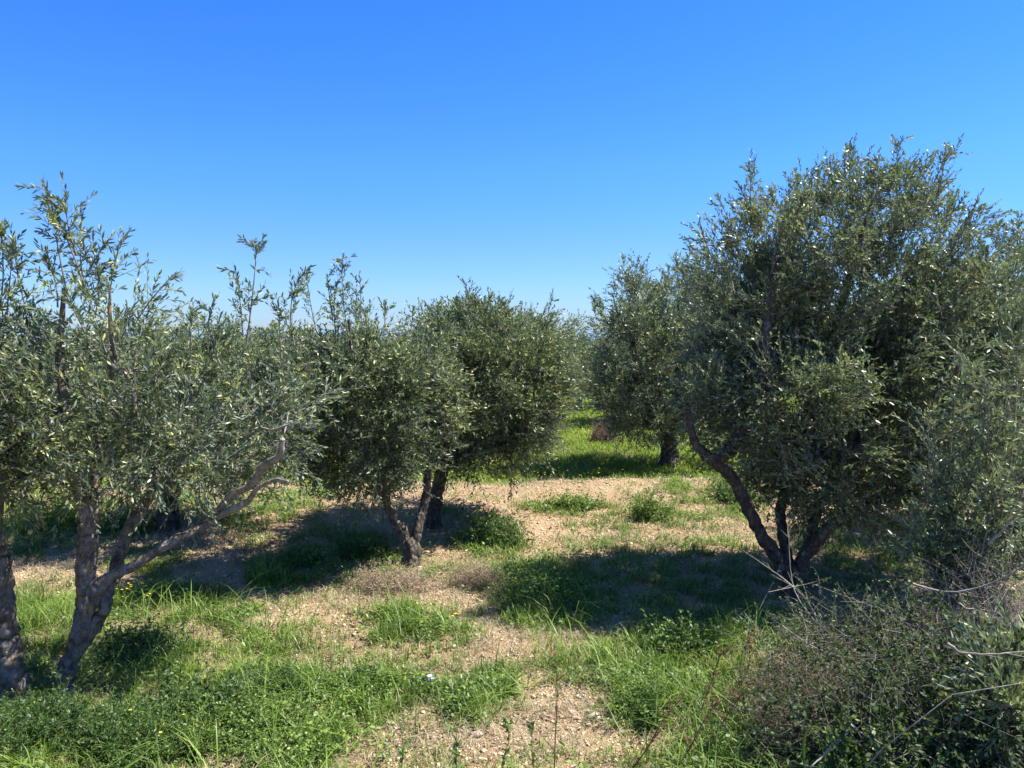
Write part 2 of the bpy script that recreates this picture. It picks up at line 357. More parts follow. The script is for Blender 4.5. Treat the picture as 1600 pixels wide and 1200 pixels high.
# ------------------------------------------------------------------ scatter of ground cover
def scatter(y0, y1, dens, xr=.78, xpad=1.2):
    wdt = 2 * (xr * y1 + xpad); n = int(dens * wdt * (y1 - y0))
    y = rng.uniform(y0, y1, n); x = rng.uniform(-wdt / 2, wdt / 2, n)
    k = np.abs(x) < xr * y + xpad; x, y = x[k], y[k]; return x, y, height(x, y)
def blades(acc, x, y, z, H, W, lean=.5, tint=None):
    n = len(x)
    if n == 0: return
    b = np.stack([x, y, z - .01], 1); az = rng.uniform(0, 2 * np.pi, n)
    o = np.stack([np.cos(az), np.sin(az), np.zeros(n)], 1); s = np.stack([-np.sin(az + rng.normal(0, .6, n)), np.cos(az), np.zeros(n)], 1); s = nrm(s)
    ln = (lean * rng.uniform(.1, 1.3, n))[:, None]; H = H[:, None]; W = W[:, None]
    up = np.array([0, 0, 1.0])
    p1 = b + up * H * .45 + o * H * ln * .25; p2 = b + up * H * (.80 - .1 * ln) + o * H * ln * .65; p3 = b + up * H * (1 - .25 * ln) + o * H * ln * 1.15
    v = np.stack([b - s * W * .4, b + s * W * .4, p1 + s * W * .5, p1 - s * W * .5, p2 + s * W * .36, p2 - s * W * .36, p3 + s * W * .04, p3 - s * W * .04], 1).reshape(-1, 3)
    i = np.arange(n)[:, None] * 8
    f = np.concatenate([i + np.array([[0, 1, 2, 3]]), i + np.array([[3, 2, 4, 5]]), i + np.array([[5, 4, 6, 7]])])
    t = rng.beta(2, 3, n) if tint is None else tint
    acc.add(v, f, np.concatenate([t, t, t]))
def tufty(x, y, s=6.0, k=3, seed=50): return fbm(x * s, y * s, k, seed)
grass, shortg, dryg, meadow, weeds = Acc(), Acc(), Acc(), Acc(), Acc()
BANDS = [(2.6, 5.2, 8500, 1), (5.2, 7.5, 5200, 1.1), (7.5, 11.8, 2800, 1.35)]
for y0, y1, dens, sc in BANDS:
    x, y, z = scatter(y0, y1, dens); t, s, d, m = cover(x, y, z); tf = tufty(x, y); u = rng.uniform(size=len(x))
    k = u < t * np.clip((tf - .27) * 5, .2, 1) * np.clip((fbm(x * 2.1, y * 2.1, 3, 71) - .30) * 6, .10, 1)
    n = k.sum(); hh = (.04 + .17 * rng.beta(2, 2.6, n)) * (0.55 + 1.2 * np.clip(tf[k] - .2, 0, .6)) * np.clip(.6 + t[k] * .5, 0, 1.1) * (.55 + 1.1 * np.clip(fbm(x[k] * 1.3, y[k] * 1.3, 2, 171) - .1, 0, .8))
    tt = np.clip(rng.beta(2, 3, n) * .8 + (fbm(x[k] * 2, y[k] * 2, 3, 90) - .4) * 1.3, 0, .9); tt[rng.uniform(size=n) < .05] = 1
    blades(grass, x[k], y[k], z[k], hh, (.0035 + .004 * rng.uniform(size=n)) * sc, .8, tt)
    u = rng.uniform(size=len(x)); k = u < 1.0 * np.maximum.reduce([s, .4 * t, .20 * (fbm(x * 1.1, y * 1.1, 3, 72) > .45)]) * np.clip((tf - .36) * 5, .03, 1)
    n = k.sum(); blades(shortg, x[k], y[k], z[k], .03 + .085 * rng.beta(2, 3, n) * sc, (.003 + .003 * rng.uniform(size=n)) * sc * 1.2, .9,
                        np.clip(rng.beta(2.2, 2.2, n) * .9 + (fbm(x[k] * 1.7, y[k] * 1.7, 2, 91) - .4) * .6, 0, 1))
    u = rng.uniform(size=len(x)); k = u < np.clip(.65 * d * np.clip((tf - .3) * 4, .1, 1) + .16 * np.clip((tf - .25) * 4, .15, 1) + .05 * t + .05 * s, 0, 1)
    n = k.sum(); blades(dryg, x[k], y[k], z[k], .025 + .08 * rng.beta(1.6, 3, n), (.0022 + .002 * rng.uniform(size=n)) * sc, 1.5)
    # sparse sprigs on bare earth
    u = rng.uniform(size=len(x)); k = (u < .02) & (tf > .5)
    n = k.sum(); blades(shortg, x[k], y[k], z[k], .02 + .04 * rng.uniform(size=n), .004 * sc * np.ones(n), .8)
    # leafy weeds: flat rosette leaves
    x, y, z = scatter(y0, y1, dens * .55); t, s, d, m = cover(x, y, z); tf = fbm(x * 3.3, y * 3.3, 3, 64)
    k = rng.uniform(size=len(x)) < np.maximum(t, .55 * s) * np.clip((tf - .42) * 7, 0, 1)
    n = k.sum(); az = rng.uniform(0, 2 * np.pi, n); el = rng.uniform(.05, 1.0, n)
    dd = np.stack([np.cos(az) * np.cos(el), np.sin(az) * np.cos(el), np.sin(el)], 1)
    hz = rng.beta(1.3, 2.2, n) * .13 * np.clip((tf[k] - .35) * 4, .3, 1.3)
    leaves(weeds, np.stack([x[k], y[k], z[k] + hz], 1), dd, np.array([0, 0, 1.]) + rdir(n) * .45, (.016 + .045 * rng.beta(1.3, 3.2, n)) * sc, (.007 + .015 * rng.uniform(size=n)) * sc, np.clip(rng.beta(2, 2.4, n) + (fbm(x[k] * 1.5, y[k] * 1.5, 2, 93) - .4) * .6, 0, 1), 'broad', .2)
for y0, y1, dens, sc in [(10.5, 16, 1100, 1.7), (16, 26, 380, 2.8), (26, 48, 75, 5)]:
    x, y, z = scatter(y0, y1, dens, .72, 2); t, s, d, m = cover(x, y, z); tf = fbm(x * 2, y * 2, 3, 51)
    k = rng.uniform(size=len(x)) < m * np.clip((tf - .22) * 4, .1, 1); n = k.sum()
    blades(meadow, x[k], y[k], z[k], (.03 + .10 * rng.beta(1.6, 2.4, n)) * (1 + .12 * sc), .0065 * sc * (.6 + rng.uniform(size=n)), .9, np.clip(rng.beta(2, 2, n) * .7 + (fbm(x[k] * .6, y[k] * .6, 2, 97) - .35) * .9, 0, 1))
litter = Acc()
for y0, y1, dens, sc in [(2.8, 6, 900, 1), (6, 9, 650, 1.15), (9, 12.5, 380, 1.4)]:
    x, y, z = scatter(y0, y1, dens); pt_ = fbm(x * 1.6, y * 1.6, 3, 140); k = rng.uniform(size=len(x)) < np.clip((pt_ - .30) * 4, .1, 1); n = k.sum()
    az = rng.uniform(0, 6.28, n); d_ = np.stack([np.cos(az), np.sin(az), rng.normal(0, .15, n)], 1)
    leaves(litter, np.stack([x[k], y[k], z[k] + rng.uniform(.004, .014, n)], 1), d_, np.array([0, 0, 1.]) + rdir(n) * .35, rng.uniform(.02, .06, n) * sc, rng.uniform(.004, .012, n) * sc, rng.beta(1.6, 2, n), 'long', .2)
x, y, z = scatter(2.9, 6.2, 420); t, s_0, d_0, m_0 = cover(x, y, z); k = rng.uniform(size=len(x)) < t * np.clip((fbm(x * 2.4, y * 2.4, 3, 150) - .42) * 6, 0, 1); n = k.sum()
blades(grass, x[k], y[k], z[k], rng.uniform(.16, .36, n), rng.uniform(.004, .0075, n), 1.5, np.clip(rng.beta(2, 3, n), 0, .9))
for a_, nm, mt in ((litter, 'leaf_litter', LITTER), (grass, 'tall_grass', GRASS), (shortg, 'short_grass', GRASS), (dryg, 'dry_grass', DRY), (meadow, 'meadow_grass', MEADOW), (weeds, 'leafy_weeds', WEED)):
    o = a_.build(nm, mt); o['kind'] = 'stuff'
    o['label'], o['category'] = {'leaf_litter': ('fallen brown and grey olive leaves strewn over the soil', 'leaf litter'), 'tall_grass': ('lush green grass in long blades in the foreground', 'grass'), 'short_grass': ('short patchy green grass on the pale soil', 'grass'),
        'dry_grass': ('dry straw coloured grass lying on the soil', 'dry grass'), 'meadow_grass': ('bright yellow green meadow grass along the aisle between the tree rows', 'meadow'),
        'leafy_weeds': ('low broad leaved green weeds growing among the grass', 'weeds')}[nm]
# clods of earth
ico_v = []
ph = (1 + 5 ** .5) / 2
for a_ in (-1, 1):
    for b_ in (-ph, ph): ico_v += [(0, a_, b_), (a_, b_, 0), (b_, 0, a_)]
ico_v = nrm(np.array(ico_v, float))
def hull_faces():
    f = []
    for i in range(12):
        for j in range(i + 1, 12):
            for k in range(j + 1, 12):
                if all(abs(np.linalg.norm(ico_v[a] - ico_v[b]) - 1.0515) < .02 for a, b in ((i, j), (j, k), (i, k))):
                    nn = np.cross(ico_v[j] - ico_v[i], ico_v[k] - ico_v[i]); f.append([i, j, k] if nn @ ico_v[i] > 0 else [i, k, j])
    return np.array(f)
ico_f = hull_faces()
def rocks(acc, x, y, z, r, tint):
    n = len(x); s = rng.uniform(.55, 1.25, (n, 12, 1)) * r[:, None, None] * np.array([1, 1, .65])[None, None] * rng.uniform(.7, 1.3, (n, 1, 3))
    v = ico_v[None] * s + np.stack([x, y, z + r * .15], 1)[:, None]
    acc.add(v.reshape(-1, 3), (ico_f[None] + np.arange(n)[:, None, None] * 12).reshape(-1, 3), np.repeat(tint, 20))
clods = Acc()
for y0, y1, dens, sc in [(2.8, 6, 1300, 1), (6, 9, 800, 1.2), (9, 12.5, 380, 1.5)]:
    x, y, z = scatter(y0, y1, dens); t, s, d, m = cover(x, y, z)
    k = rng.uniform(size=len(x)) < (1 - .85 * np.maximum(t, m)) * (1 - .5 * s) * np.clip((fbm(x * 1.3, y * 1.3, 2, 22) - .2) * 3, .2, 1); n = k.sum()
    rocks(clods, x[k], y[k], z[k], (.0045 + .024 * rng.beta(1, 6, n)) * sc, rng.beta(2, 2.3, n))
o = clods.build('soil_clods', CLOD); o['kind'] = 'stuff'; o['label'] = 'small clods of pale dry earth and gravel on the bare soil'; o['category'] = 'soil'

# ------------------------------------------------------------------ naming
def tag(o, label=None, cat=None, group=None):
    if label: o['label'] = label
    if cat: o['category'] = cat
    if group: o['group'] = group
    return o
def root(name, loc, label, cat, group=None):
    o = bpy.data.objects.new(name, None); COL.objects.link(o); o.location = tuple(float(c) for c in loc); o.empty_display_size = .2
    return tag(o, label, cat, group)

# stones
for (px, py, r, lab) in [(347, 929, .045, 'pale flat stone on the bare soil just right of the forked olive trunk'), (412, 925, .03, 'small pinkish stone beside the green tuft on the path of bare soil'),
                         (915, 837, .035, 'white stone on the bare soil left of the large olive tree'), (668, 862, .03, 'light stone in the shade right of the twin trunked olive tree'),
                         (840, 792, .03, 'greyish stone on the low earth mound behind the middle olive'), (708, 1012, .03, 'pale stone on the central sunlit soil patch in front'),
                         (930, 1120, .045, 'sandy stone on the bare soil at the bottom centre'), (745, 1150, .035, 'rounded stone between the low weeds at the bottom edge')]:
    g = G(px, py); acc = Acc(); v0 = ico_v
    # subdivided icosahedron with noise
    V = [tuple(p) for p in ico_v]; F = [list(f) for f in ico_f]
    for _ in range(2):
        mid = {}; F2 = []
        def mp_(a, b):
            k = (min(a, b), max(a, b))
            if k not in mid:
                q = (np.array(V[a]) + np.array(V[b])); V.append(tuple(q / np.linalg.norm(q))); mid[k] = len(V) - 1
            return mid[k]
        for a, b_, c in F:
            ab, bc, ca = mp_(a, b_), mp_(b_, c), mp_(c, a); F2 += [[a, ab, ca], [b_, bc, ab], [c, ca, bc], [ab, bc, ca]]
        F = F2
    V = np.array(V); sd_ = rng.uniform(0, 50)
    rr = .7 + .75 * fbm(V[:, 0] * 1.3 + sd_, V[:, 1] * 1.3 + V[:, 2] * 1.7, 3, 4)
    acc.add(V * rr[:, None] * r * .8 * np.array([1.35, 1, .6]), F)
    o = acc.build('stone', STONE); o.location = (g[0], g[1], g[2] + r * .2); tag(o, lab, 'stone', 'loose stones on the soil')

# ------------------------------------------------------------------ olive trees
def ell(px, py, rx, ry, d, rd=None, wt=1.0):
    """crown lobe from its outline in the photo at distance d: centre, radii (m)"""
    c = P(px, py, d); k = d / FPX
    return (c, np.array([rx * k, rd if rd else (rx + ry) * .5 * k, ry * k]), wt)
def lobes_sample(lobes, n, shell=.5):
    wts = np.array([l[2] * np.prod(l[1]) ** .8 for l in lobes]); wts = wts / wts.sum()
    ci = rng.choice(len(lobes), n, p=wts)
    C = np.array([l[0] for l in lobes])[ci]; Rr = np.array([l[1] for l in lobes])[ci]
    d = rdir(n); r = rng.uniform(shell ** 3, 1, n) ** (1 / 3)
    return C + d * r[:, None] * Rr, d
def spray(leafacc, twigacc, base, d, L, nl, leaf_L, leaf_W, shape, droop=.12, tint0=.4, tw=.0022, tint_n=None):
    """twigs with opposite leaves. base (N,3), d (N,3), L (N,)"""
    N = len(base); d = nrm(d); t = (np.arange(nl) + .6) / nl
    up = np.array([0, 0, 1.0]); bend = rdir(N) * .16
    def cur(tt): return base[:, None] + (d * L[:, None])[:, None] * tt[None, :, None] + ((bend - up * droop) * L[:, None])[:, None] * (tt ** 2)[None, :, None]
    if twigacc is not None:
        tt = np.array([0, .5, 1.0]); thin_tubes(twigacc, cur(tt), np.stack([np.full(N, tw), np.full(N, tw * .7), np.full(N, tw * .35)], 1))
    pts = cur(t); tan = nrm(d[:, None] + 2 * (bend - up * droop)[:, None] * t[None, :, None])
    a = perp(d)[:, None]; b = np.cross(tan, a)
    ctint = np.clip(rng.normal(tint0, .13, N), 0, .9) if tint_n is None else tint_n
    for sgn in (1, -1):
        ph = (np.arange(nl) * np.pi / 2)[None, :] + rng.uniform(0, 6.28, (N, 1)) + rng.normal(0, .35, (N, nl))
        s = (a * np.cos(ph)[..., None] + b * np.sin(ph)[..., None]) * sgn
        spread = (1.0 - .5 * t[None, :, None]) * rng.uniform(.6, 1.25, (N, nl, 1))
        dd = tan + s * spread + up * rng.uniform(-.1, .25, (N, nl, 1))
        nor = tan - s * .3 + rng.normal(0, .35, (N, nl, 3))
        keep = rng.uniform(size=(N, nl)) < .88
        LL = leaf_L * rng.uniform(.6, 1.15, (N, nl)) * (1 - .25 * (t[None] > .85))
        tint = np.clip(ctint[:, None] + rng.normal(0, .22, (N, nl)) + .22 * (t[None] > .8) * (rng.uniform(size=(N, 1)) < .5), 0, .97)
        tint[rng.uniform(size=(N, nl)) < .006] = 1.0
        k = keep
        leaves(leafacc, pts[k], dd[k], nor[k], LL[k], leaf_W * rng.uniform(.75, 1.2, k.sum()), tint[k], shape, rng.uniform(-.05, .2))
def grow(branch, nodes, targets, base_r=.010, maxlen=9):
    """connect every target to the nearest node of the growing skeleton"""
    nodes = [np.array(q) for q in nodes]; arr = np.array(nodes)
    d0 = np.linalg.norm(targets[:, None] - arr[None, ::2], axis=2).min(1); order = np.argsort(d0)
    start = {}
    for i in order:
        tg = targets[i]; A = arr; dist = np.linalg.norm(A - tg, axis=1) + np.clip(A[:, 2] - tg[2] + .1, 0, 9) * .8
        j = int(np.argmin(dist)); p0 = A[j]; L = np.linalg.norm(tg - p0)
        if L < .02: continue
        k = max(3, int(L / .12)); tt = np.linspace(0, 1, k + 1)[:, None]
        off = rng.normal(0, .09, 3) * L; sag = np.array([0, 0, -.10 * L])
        pts = p0 + (tg - p0) * tt + (off + sag) * np.sin(tt * np.pi) + rng.normal(0, .012, (k + 1, 3)) * np.sin(tt * np.pi)
        r0 = base_r * (.55 + .55 * L)
        if L > .9: r0 *= 1.3
        start[i] = (pts, r0)
        arr = np.vstack([arr, pts[1:]])
    for i, (pts, r0) in start.items():
        rr = np.linspace(r0, .0035, len(pts))
        thin_tubes(branch, pts[None], rr[None], sides=5)
    return arr
def olive(label, base, stems, lobes, nclus=120, twpc=9, nl=9, leaf=(.058, .013), shape='long', spires=(), group='olive trees of the grove', stubs=(), bark=None,
          shell=.45, twigL=.30, tint=.42, upness=.55, tubes=True, shoots=.20):
    """stems: list of (points, radii); first is the trunk, the others limbs"""
    base = np.array([base[0], base[1], float(height0(base[0], base[1])) - .03])
    rt = root('olive_tree', base, label, 'olive tree', group); bark = bark or BARK
    nodes = []
    for i, (pts, rads) in enumerate(stems):
        a = Acc(); pts = np.array(pts, float)
        p, r = limb(a, pts, rads, sides=22 if rads[0] > .05 else 14, n=12, knob=.26, seed=int(rng.integers(1, 500)), jit=.35)
        a.build('trunk' if i == 0 else 'limb', bark, rt, smooth=True, origin=base)
        if i > 0 or len(stems) == 1: nodes += list(p[len(p) // 3:])
        else: nodes += list(p[-3:])
    for pts, rads in stubs:
        a = Acc(); limb(a, pts, rads, sides=10, knob=.13, seed=int(rng.integers(1, 500)), jit=.2); a.build('bare_limb', BARK_P, rt, smooth=True, origin=base); nodes += [np.array(q_, float) for q_ in pts[2:]] + [np.array(pts[-1], float) + (0, .02, .05)]
    br, lf = Acc(), Acc()
    cl, cd = lobes_sample(lobes, nclus, shell)
    grow(br, nodes, cl, .011 if nclus > 60 else .009)
    tint_c = np.clip(rng.normal(tint + .02, .17, nclus), .05, .85)
    N = nclus * twpc; ci = np.repeat(np.arange(nclus), twpc)
    ctr = np.mean([l[0] for l in lobes], axis=0)
    outw = nrm(cl[ci] - ctr); d = outw * .55 + cd[ci] * .3 + np.array([0, 0, upness]) + rng.normal(0, .55, (N, 3)) + rng.normal(0, .5, (nclus, 3))[ci]
    bs = cl[ci] + rng.normal(0, .07, (N, 3)); L = twigL * rng.uniform(.55, 1.3, N)
    spray(lf, br, bs, d, L, nl, leaf[0], leaf[1], shape, tint_n=np.clip(tint_c[ci] + rng.normal(0, .07, N), 0, .9))
    spires = list(spires)
    if tubes:
        top = cl[(cl[:, 2] > np.quantile(cl[:, 2], .35))]; pick = top[rng.integers(0, len(top), int(nclus * shoots))]
        for q0 in pick:
            o_ = nrm((q0 - ctr)[None])[0] * np.array([1, 1, .6]) * .55 + np.array([0, 0, .75]) + rng.normal(0, .22, 3)
            spires.append((q0, q0 + nrm(o_[None])[0] * rng.uniform(.16, .42), rng.uniform(.5, .9)))
    for sp in spires:
        # sp: base point, tip point, density
        p0, p1 = np.array(sp[0]), np.array(sp[1]); Ls = np.linalg.norm(p1 - p0); q = sp[2] if len(sp) > 2 else 1
        tt = np.linspace(0, 1, 6)[:, None]; bow = rng.normal(0, .05, 3) * Ls; line = p0 + (p1 - p0) * tt + bow * np.sin(tt * np.pi)
        thin_tubes(br, line[None], np.linspace(.006, .002, 6)[None], sides=4)
        n = max(5, int(Ls / .040 * q)); ts = rng.uniform(.08, .93, n); pp = p0 + (p1 - p0) * ts[:, None] + bow * np.sin(ts * np.pi)[:, None]
        dd = nrm(p1 - p0) * .8 + rdir(n) * .8; spray(lf, br, pp, dd, (.10 + .20 * (1 - ts)) * rng.uniform(.7, 1.2, n), max(4, nl - 2), leaf[0], leaf[1], shape, tint0=tint + .05)
        spray(lf, br, line[3][None], (p1 - line[3])[None], np.array([np.linalg.norm(p1 - line[3])]), 11, leaf[0], leaf[1], shape, droop=0, tint0=tint + .1)
    b_ = br.build('branches', TWIG, rt, origin=base); c_ = lf.build('crown', OLIVE, rt, origin=base)
    return rt

def PP(lst, d=None):
    """photo points -> world; each (px,py,d)"""
    return [P(*q) if len(q) == 3 else P(q[0], q[1], d) for q in lst]

# ---- large olive at right
g = G(1237, 932); dR = g[1]
st = [(PP([(1237, 945, dR), (1238, 912, dR), (1236, 885, dR)]), [.12, .09, .085]),
      (PP([(1234, 900, dR), (1212, 868, dR), (1188, 832, dR - .05), (1166, 790, dR - .1), (1146, 752, dR - .2), (1118, 722, dR - .3), (1085, 690, dR - .3), (1075, 640, dR - .3)]), [.066, .060, .053, .050, .048, .043, .034, .018]),
      (PP([(1118, 722, dR - .3), (1150, 690, dR - .3), (1190, 600, dR - .3), (1200, 500, dR - .2), (1210, 400, dR)]), [.05, .045, .04, .03, .015]),
      (PP([(1236, 900, dR), (1225, 850, dR + .1), (1222, 780, dR + .3), (1250, 680, dR + .4), (1290, 560, dR + .4), (1330, 420, dR + .3), (1360, 320, dR + .2)]), [.058, .046, .042, .038, .034, .026, .010]),
      (PP([(1240, 905, dR), (1262, 862, dR), (1290, 828, dR - .1), (1335, 800, dR - .1), (1395, 785, dR), (1428, 757, dR + .1), (1450, 660, dR + .2), (1480, 540, dR + .3), (1500, 420, dR + .2)]), [.064, .054, .047, .043, .040, .037, .031, .023, .010]),
      (PP([(1262, 862, dR), (1285, 780, dR + .2), (1350, 660, dR + .5), (1400, 520, dR + .7)]), [.045, .04, .035, .015])]
dC = dR + .5
lb = [ell(1335, 435, 180, 135, dC + .1, 1.1, 1.0), ell(1180, 470, 85, 150, dC - .1, .8), ell(1455, 530, 120, 130, dC, 1.0), ell(1250, 610, 175, 150, dC - .2, 1.2),
      ell(1440, 640, 160, 140, dC - .1, 1.1), ell(1125, 610, 62, 80, dC - .1, .7), ell(1108, 655, 52, 42, dR - .35, .35, 1.1), ell(1230, 690, 110, 65, dC + .4, .6, 1.0), ell(1340, 335, 105, 55, dC + .1, .6), ell(1290, 745, 130, 60, dC - .2, .8, .9), ell(1420, 730, 100, 50, dC, .6, .7),
      ell(1300, 790, 85, 42, dR + .1, .5, 1.0), ell(1410, 785, 80, 42, dR + .1, .6, 1.0), ell(1290, 480, 150, 130, dC + .1, 1.0), ell(1530, 580, 90, 130, dC, .8), ell(1120, 690, 50, 36, dR - .2, .45, 1.0), ell(1370, 815, 50, 24, dR, .4, .6)]
sp = [(P(1335, 330, dR), P(1328, 222, dR)), (P(1400, 330, dR + .1), P(1403, 216, dR + .1)), (P(1440, 330, dR), P(1500, 222, dR)), (P(1455, 340, dR - .2), P(1478, 232, dR - .2)), (P(1180, 360, dR), P(1183, 240, dR), .8),
      (P(1235, 370, dR), P(1236, 270, dR), .6), (P(1270, 340, dR), P(1268, 262, dR)), (P(1125, 420, dR), P(1092, 340, dR), .6), (P(1150, 380, dR - .1), P(1120, 300, dR - .1), .7), (P(1510, 400, dR), P(1530, 300, dR)),
      (P(1300, 330, dR + .3), P(1298, 250, dR + .3)), (P(1365, 330, dR - .3), P(1372, 240, dR - .3)), (P(1470, 400, dR), P(1515, 330, dR)), (P(1215, 380, dR - .2), P(1205, 300, dR - .2)), (P(1110, 520, dR), P(1066, 420, dR), .6), (P(1090, 560, dR), P(1050, 480, dR), .6)]
olive('tallest and widest olive tree, dark stems leaning out of one base at right', g, st, lb, nclus=760, twpc=19, nl=10, leaf=(.050, .0120), spires=sp, twigL=.27, shell=.5, tint=.40)

# ---- forked olive at left front
g = G(97, 1082); dL = g[1]
st = [(PP([(92, 1105, dL), (103, 1055, dL), (118, 1015, dL), (132, 960, dL), (136, 905, dL)]), [.080, .058, .053, .055, .052]),
      (PP([(134, 950, dL), (136, 900, dL), (137, 840, dL), (138, 790, dL), (140, 768, dL)]), [.060, .058, .053, .052, .048]),
      (PP([(138, 800, dL), (118, 740, dL), (105, 660, dL - .1), (95, 560, dL - .1), (100, 450, dL - .1)]), [.05, .04, .034, .025, .010]),
      (PP([(139, 790, dL), (150, 740, dL + .1), (165, 640, dL + .3), (175, 560, dL + .3), (185, 480, dL + .3)]), [.045, .035, .03, .022, .01]),
      (PP([(140, 945, dL), (158, 912, dL), (207, 885, dL + .05), (267, 848, dL + .1), (322, 820, dL + .2), (345, 797, dL + .2)]), [.048, .040, .033, .030, .028, .026]),
      (PP([(148, 935, dL + .05), (175, 900, dL + .2), (190, 853, dL + .3), (208, 815, dL + .35), (232, 780, dL + .4), (260, 700, dL + .5), (300, 610, dL + .6)]), [.05, .045, .04, .036, .032, .025, .012]),
      (PP([(112, 1035, dL), (135, 1000, dL + .02), (158, 962, dL + .03), (168, 930, dL + .05), (172, 900, dL + .1)]), [.03, .036, .036, .034, .03]),
      (PP([(210, 640, dL - .2), (205, 600, dL - .2), (180, 555, dL - .2), (172, 500, dL - .2), (172, 455, dL - .2)]), [.014, .013, .012, .010, .006])]
stub = [(PP([(335, 805, dL + .2), (360, 775, dL + .2), (393, 757, dL + .15), (413, 727, dL + .05), (437, 712, dL - .02), (441, 686, dL - .05)]), [.022, .021, .022, .022, .020, .017]),
        (PP([(340, 806, dL + .2), (365, 795, dL + .2), (388, 782, dL + .2), (402, 764, dL + .1), (430, 750, dL + .03), (450, 752, dL)]), [.024, .024, .020, .014, .012, .008])]
lb = [ell(150, 610, 130, 90, dL - .1, .55), ell(110, 450, 65, 75, dL - .1, .35, .12), ell(330, 672, 115, 72, dL + .4, .5), ell(60, 660, 100, 110, dL - .2, .55), ell(200, 680, 110, 80, dL + .2, .5),
      ell(430, 640, 75, 55, dL + .5, .4, .6), ell(250, 570, 60, 36, dL + .1, .35, .35), ell(180, 500, 70, 50, dL, .35, .25), ell(50, 770, 50, 45, dL - .3, .3, .7), ell(330, 725, 130, 40, dL + .5, .4, .8), ell(150, 735, 90, 35, dL - .15, .35, .8)]
sp = [(P(130, 440, dL - .1), P(62, 283, dL - .1), 1.0), (P(120, 400, dL - .1), P(105, 302, dL - .1), 1.2), (P(105, 460, dL - .1), P(80, 330, dL - .15), 1.1), (P(135, 460, dL), P(128, 345, dL), 1.2), (P(90, 480, dL - .1), P(66, 400, dL - .1), 1), (P(150, 490, dL), P(150, 400, dL), 1.1), (P(170, 480, dL), P(195, 362, dL), .6), (P(215, 500, dL), P(275, 425, dL), .8), (P(40, 480, dL), P(25, 375, dL), .9),
      (P(385, 540, dL + .5), P(402, 372, dL + .5), .9), (P(345, 570, dL + .4), P(334, 466, dL + .4), .5), (P(380, 520, dL + .5), P(368, 415, dL + .5), .4), (P(140, 420, dL), P(165, 375, dL), .7), (P(460, 540, dL + .5), P(470, 425, dL + .5), .9),
      (P(300, 540, dL + .2), P(300, 480, dL + .2), .4), (P(440, 560, dL + .5), P(435, 465, dL + .5), .6)]
rtL = olive('sparse front olive tree with lichen spotted trunk forking low at left', g, st, lb, nclus=175, shoots=.05, twpc=9, nl=10, leaf=(.054, .0115), spires=sp, stubs=stub, bark=BARK_L, twigL=.28, shell=.2, tint=.36)

# ---- leftmost olive, trunk cut by the frame
g = G(24, 1103); dO = g[1]
st = [(PP([(26, 1120, dO), (16, 1050, dO), (6, 980, dO), (-2, 900, dO), (-14, 840, dO)]), [.098, .078, .068, .062, .058]),
      (PP([(-14, 850, dO), (-60, 740, dO), (-90, 620, dO), (-80, 520, dO)]), [.06, .05, .04, .015]),
      (PP([(-14, 850, dO), (-5, 760, dO - .1), (-30, 640, dO - .2), (-10, 540, dO - .2)]), [.045, .035, .03, .012])]
lb = [ell(-90, 620, 140, 120, dO, .6), ell(-30, 520, 60, 70, dO, .45, .6), ell(-10, 740, 60, 50, dO - .1, .4, .7), ell(-180, 700, 120, 120, dO, .6)]
sp = [(P(0, 480, dO), P(-2, 345, dO), .8), (P(10, 500, dO), P(22, 380, dO), .9), (P(-40, 440, dO), P(-30, 330, dO), .9), (P(-15, 740, dO), P(55, 820, dO), .7)]
olive('olive tree at the left edge with thick pale cracked trunk', g, st, lb, nclus=155, shoots=.08, twpc=10, nl=10, leaf=(.054, .0115), spires=sp, bark=BARK_L, twigL=.28, shell=.3, tint=.38)

# ---- middle olive with low fork
g = G(641, 884); dM = g[1]
st = [(PP([(642, 900, dM), (643, 870, dM), (640, 845, dM)]), [.10, .085, .075]),
      (PP([(641, 862, dM), (626, 825, dM), (608, 795, dM), (598, 760, dM - .1), (575, 690, dM - .2), (555, 600, dM - .3), (545, 500, dM - .3)]), [.056, .048, .042, .036, .03, .022, .010]),
      (PP([(643, 862, dM), (654, 820, dM + .05), (662, 785, dM + .1), (668, 740, dM + .1), (650, 660, dM + .1), (630, 560, dM)]), [.05, .042, .038, .034, .026, .012]),
      (PP([(598, 760, dM - .1), (560, 720, dM - .3), (500, 640, dM - .4), (470, 560, dM - .4)]), [.034, .028, .02, .01])]
lb = [ell(570, 645, 110, 110, dM, .75), ell(490, 615, 85, 90, dM - .3, .6), ell(620, 580, 75, 60, dM, .6), ell(600, 715, 70, 50, dM - .1, .45, .9), ell(500, 690, 70, 50, dM - .3, .45, .8), ell(550, 540, 55, 40, dM - .1, .4, .6), ell(655, 640, 65, 85, dM + .3, .5), ell(560, 745, 60, 32, dM - .1, .35, 1.0), ell(450, 650, 50, 70, dM - .4, .4)]
sp = [(P(545, 530, dM), P(535, 394, dM), 1.2), (P(525, 530, dM), P(524, 440, dM), .9), (P(520, 500, dM), P(512, 430, dM), .8), (P(600, 520, dM), P(600, 470, dM), .8), (P(560, 500, dM), P(562, 430, dM), .7), (P(495, 520, dM - .2), P(478, 430, dM - .2), .8), (P(640, 530, dM), P(645, 480, dM), .6),
      (P(600, 740, dM), P(560, 815, dM), .7), (P(530, 710, dM - .2), P(527, 775, dM - .2), .7)]
olive('middle olive tree splitting in a low V close to the ground', g, st, lb, nclus=340, twpc=13, nl=10, leaf=(.052, .0120), spires=sp, twigL=.26, shell=.4, tint=.40)

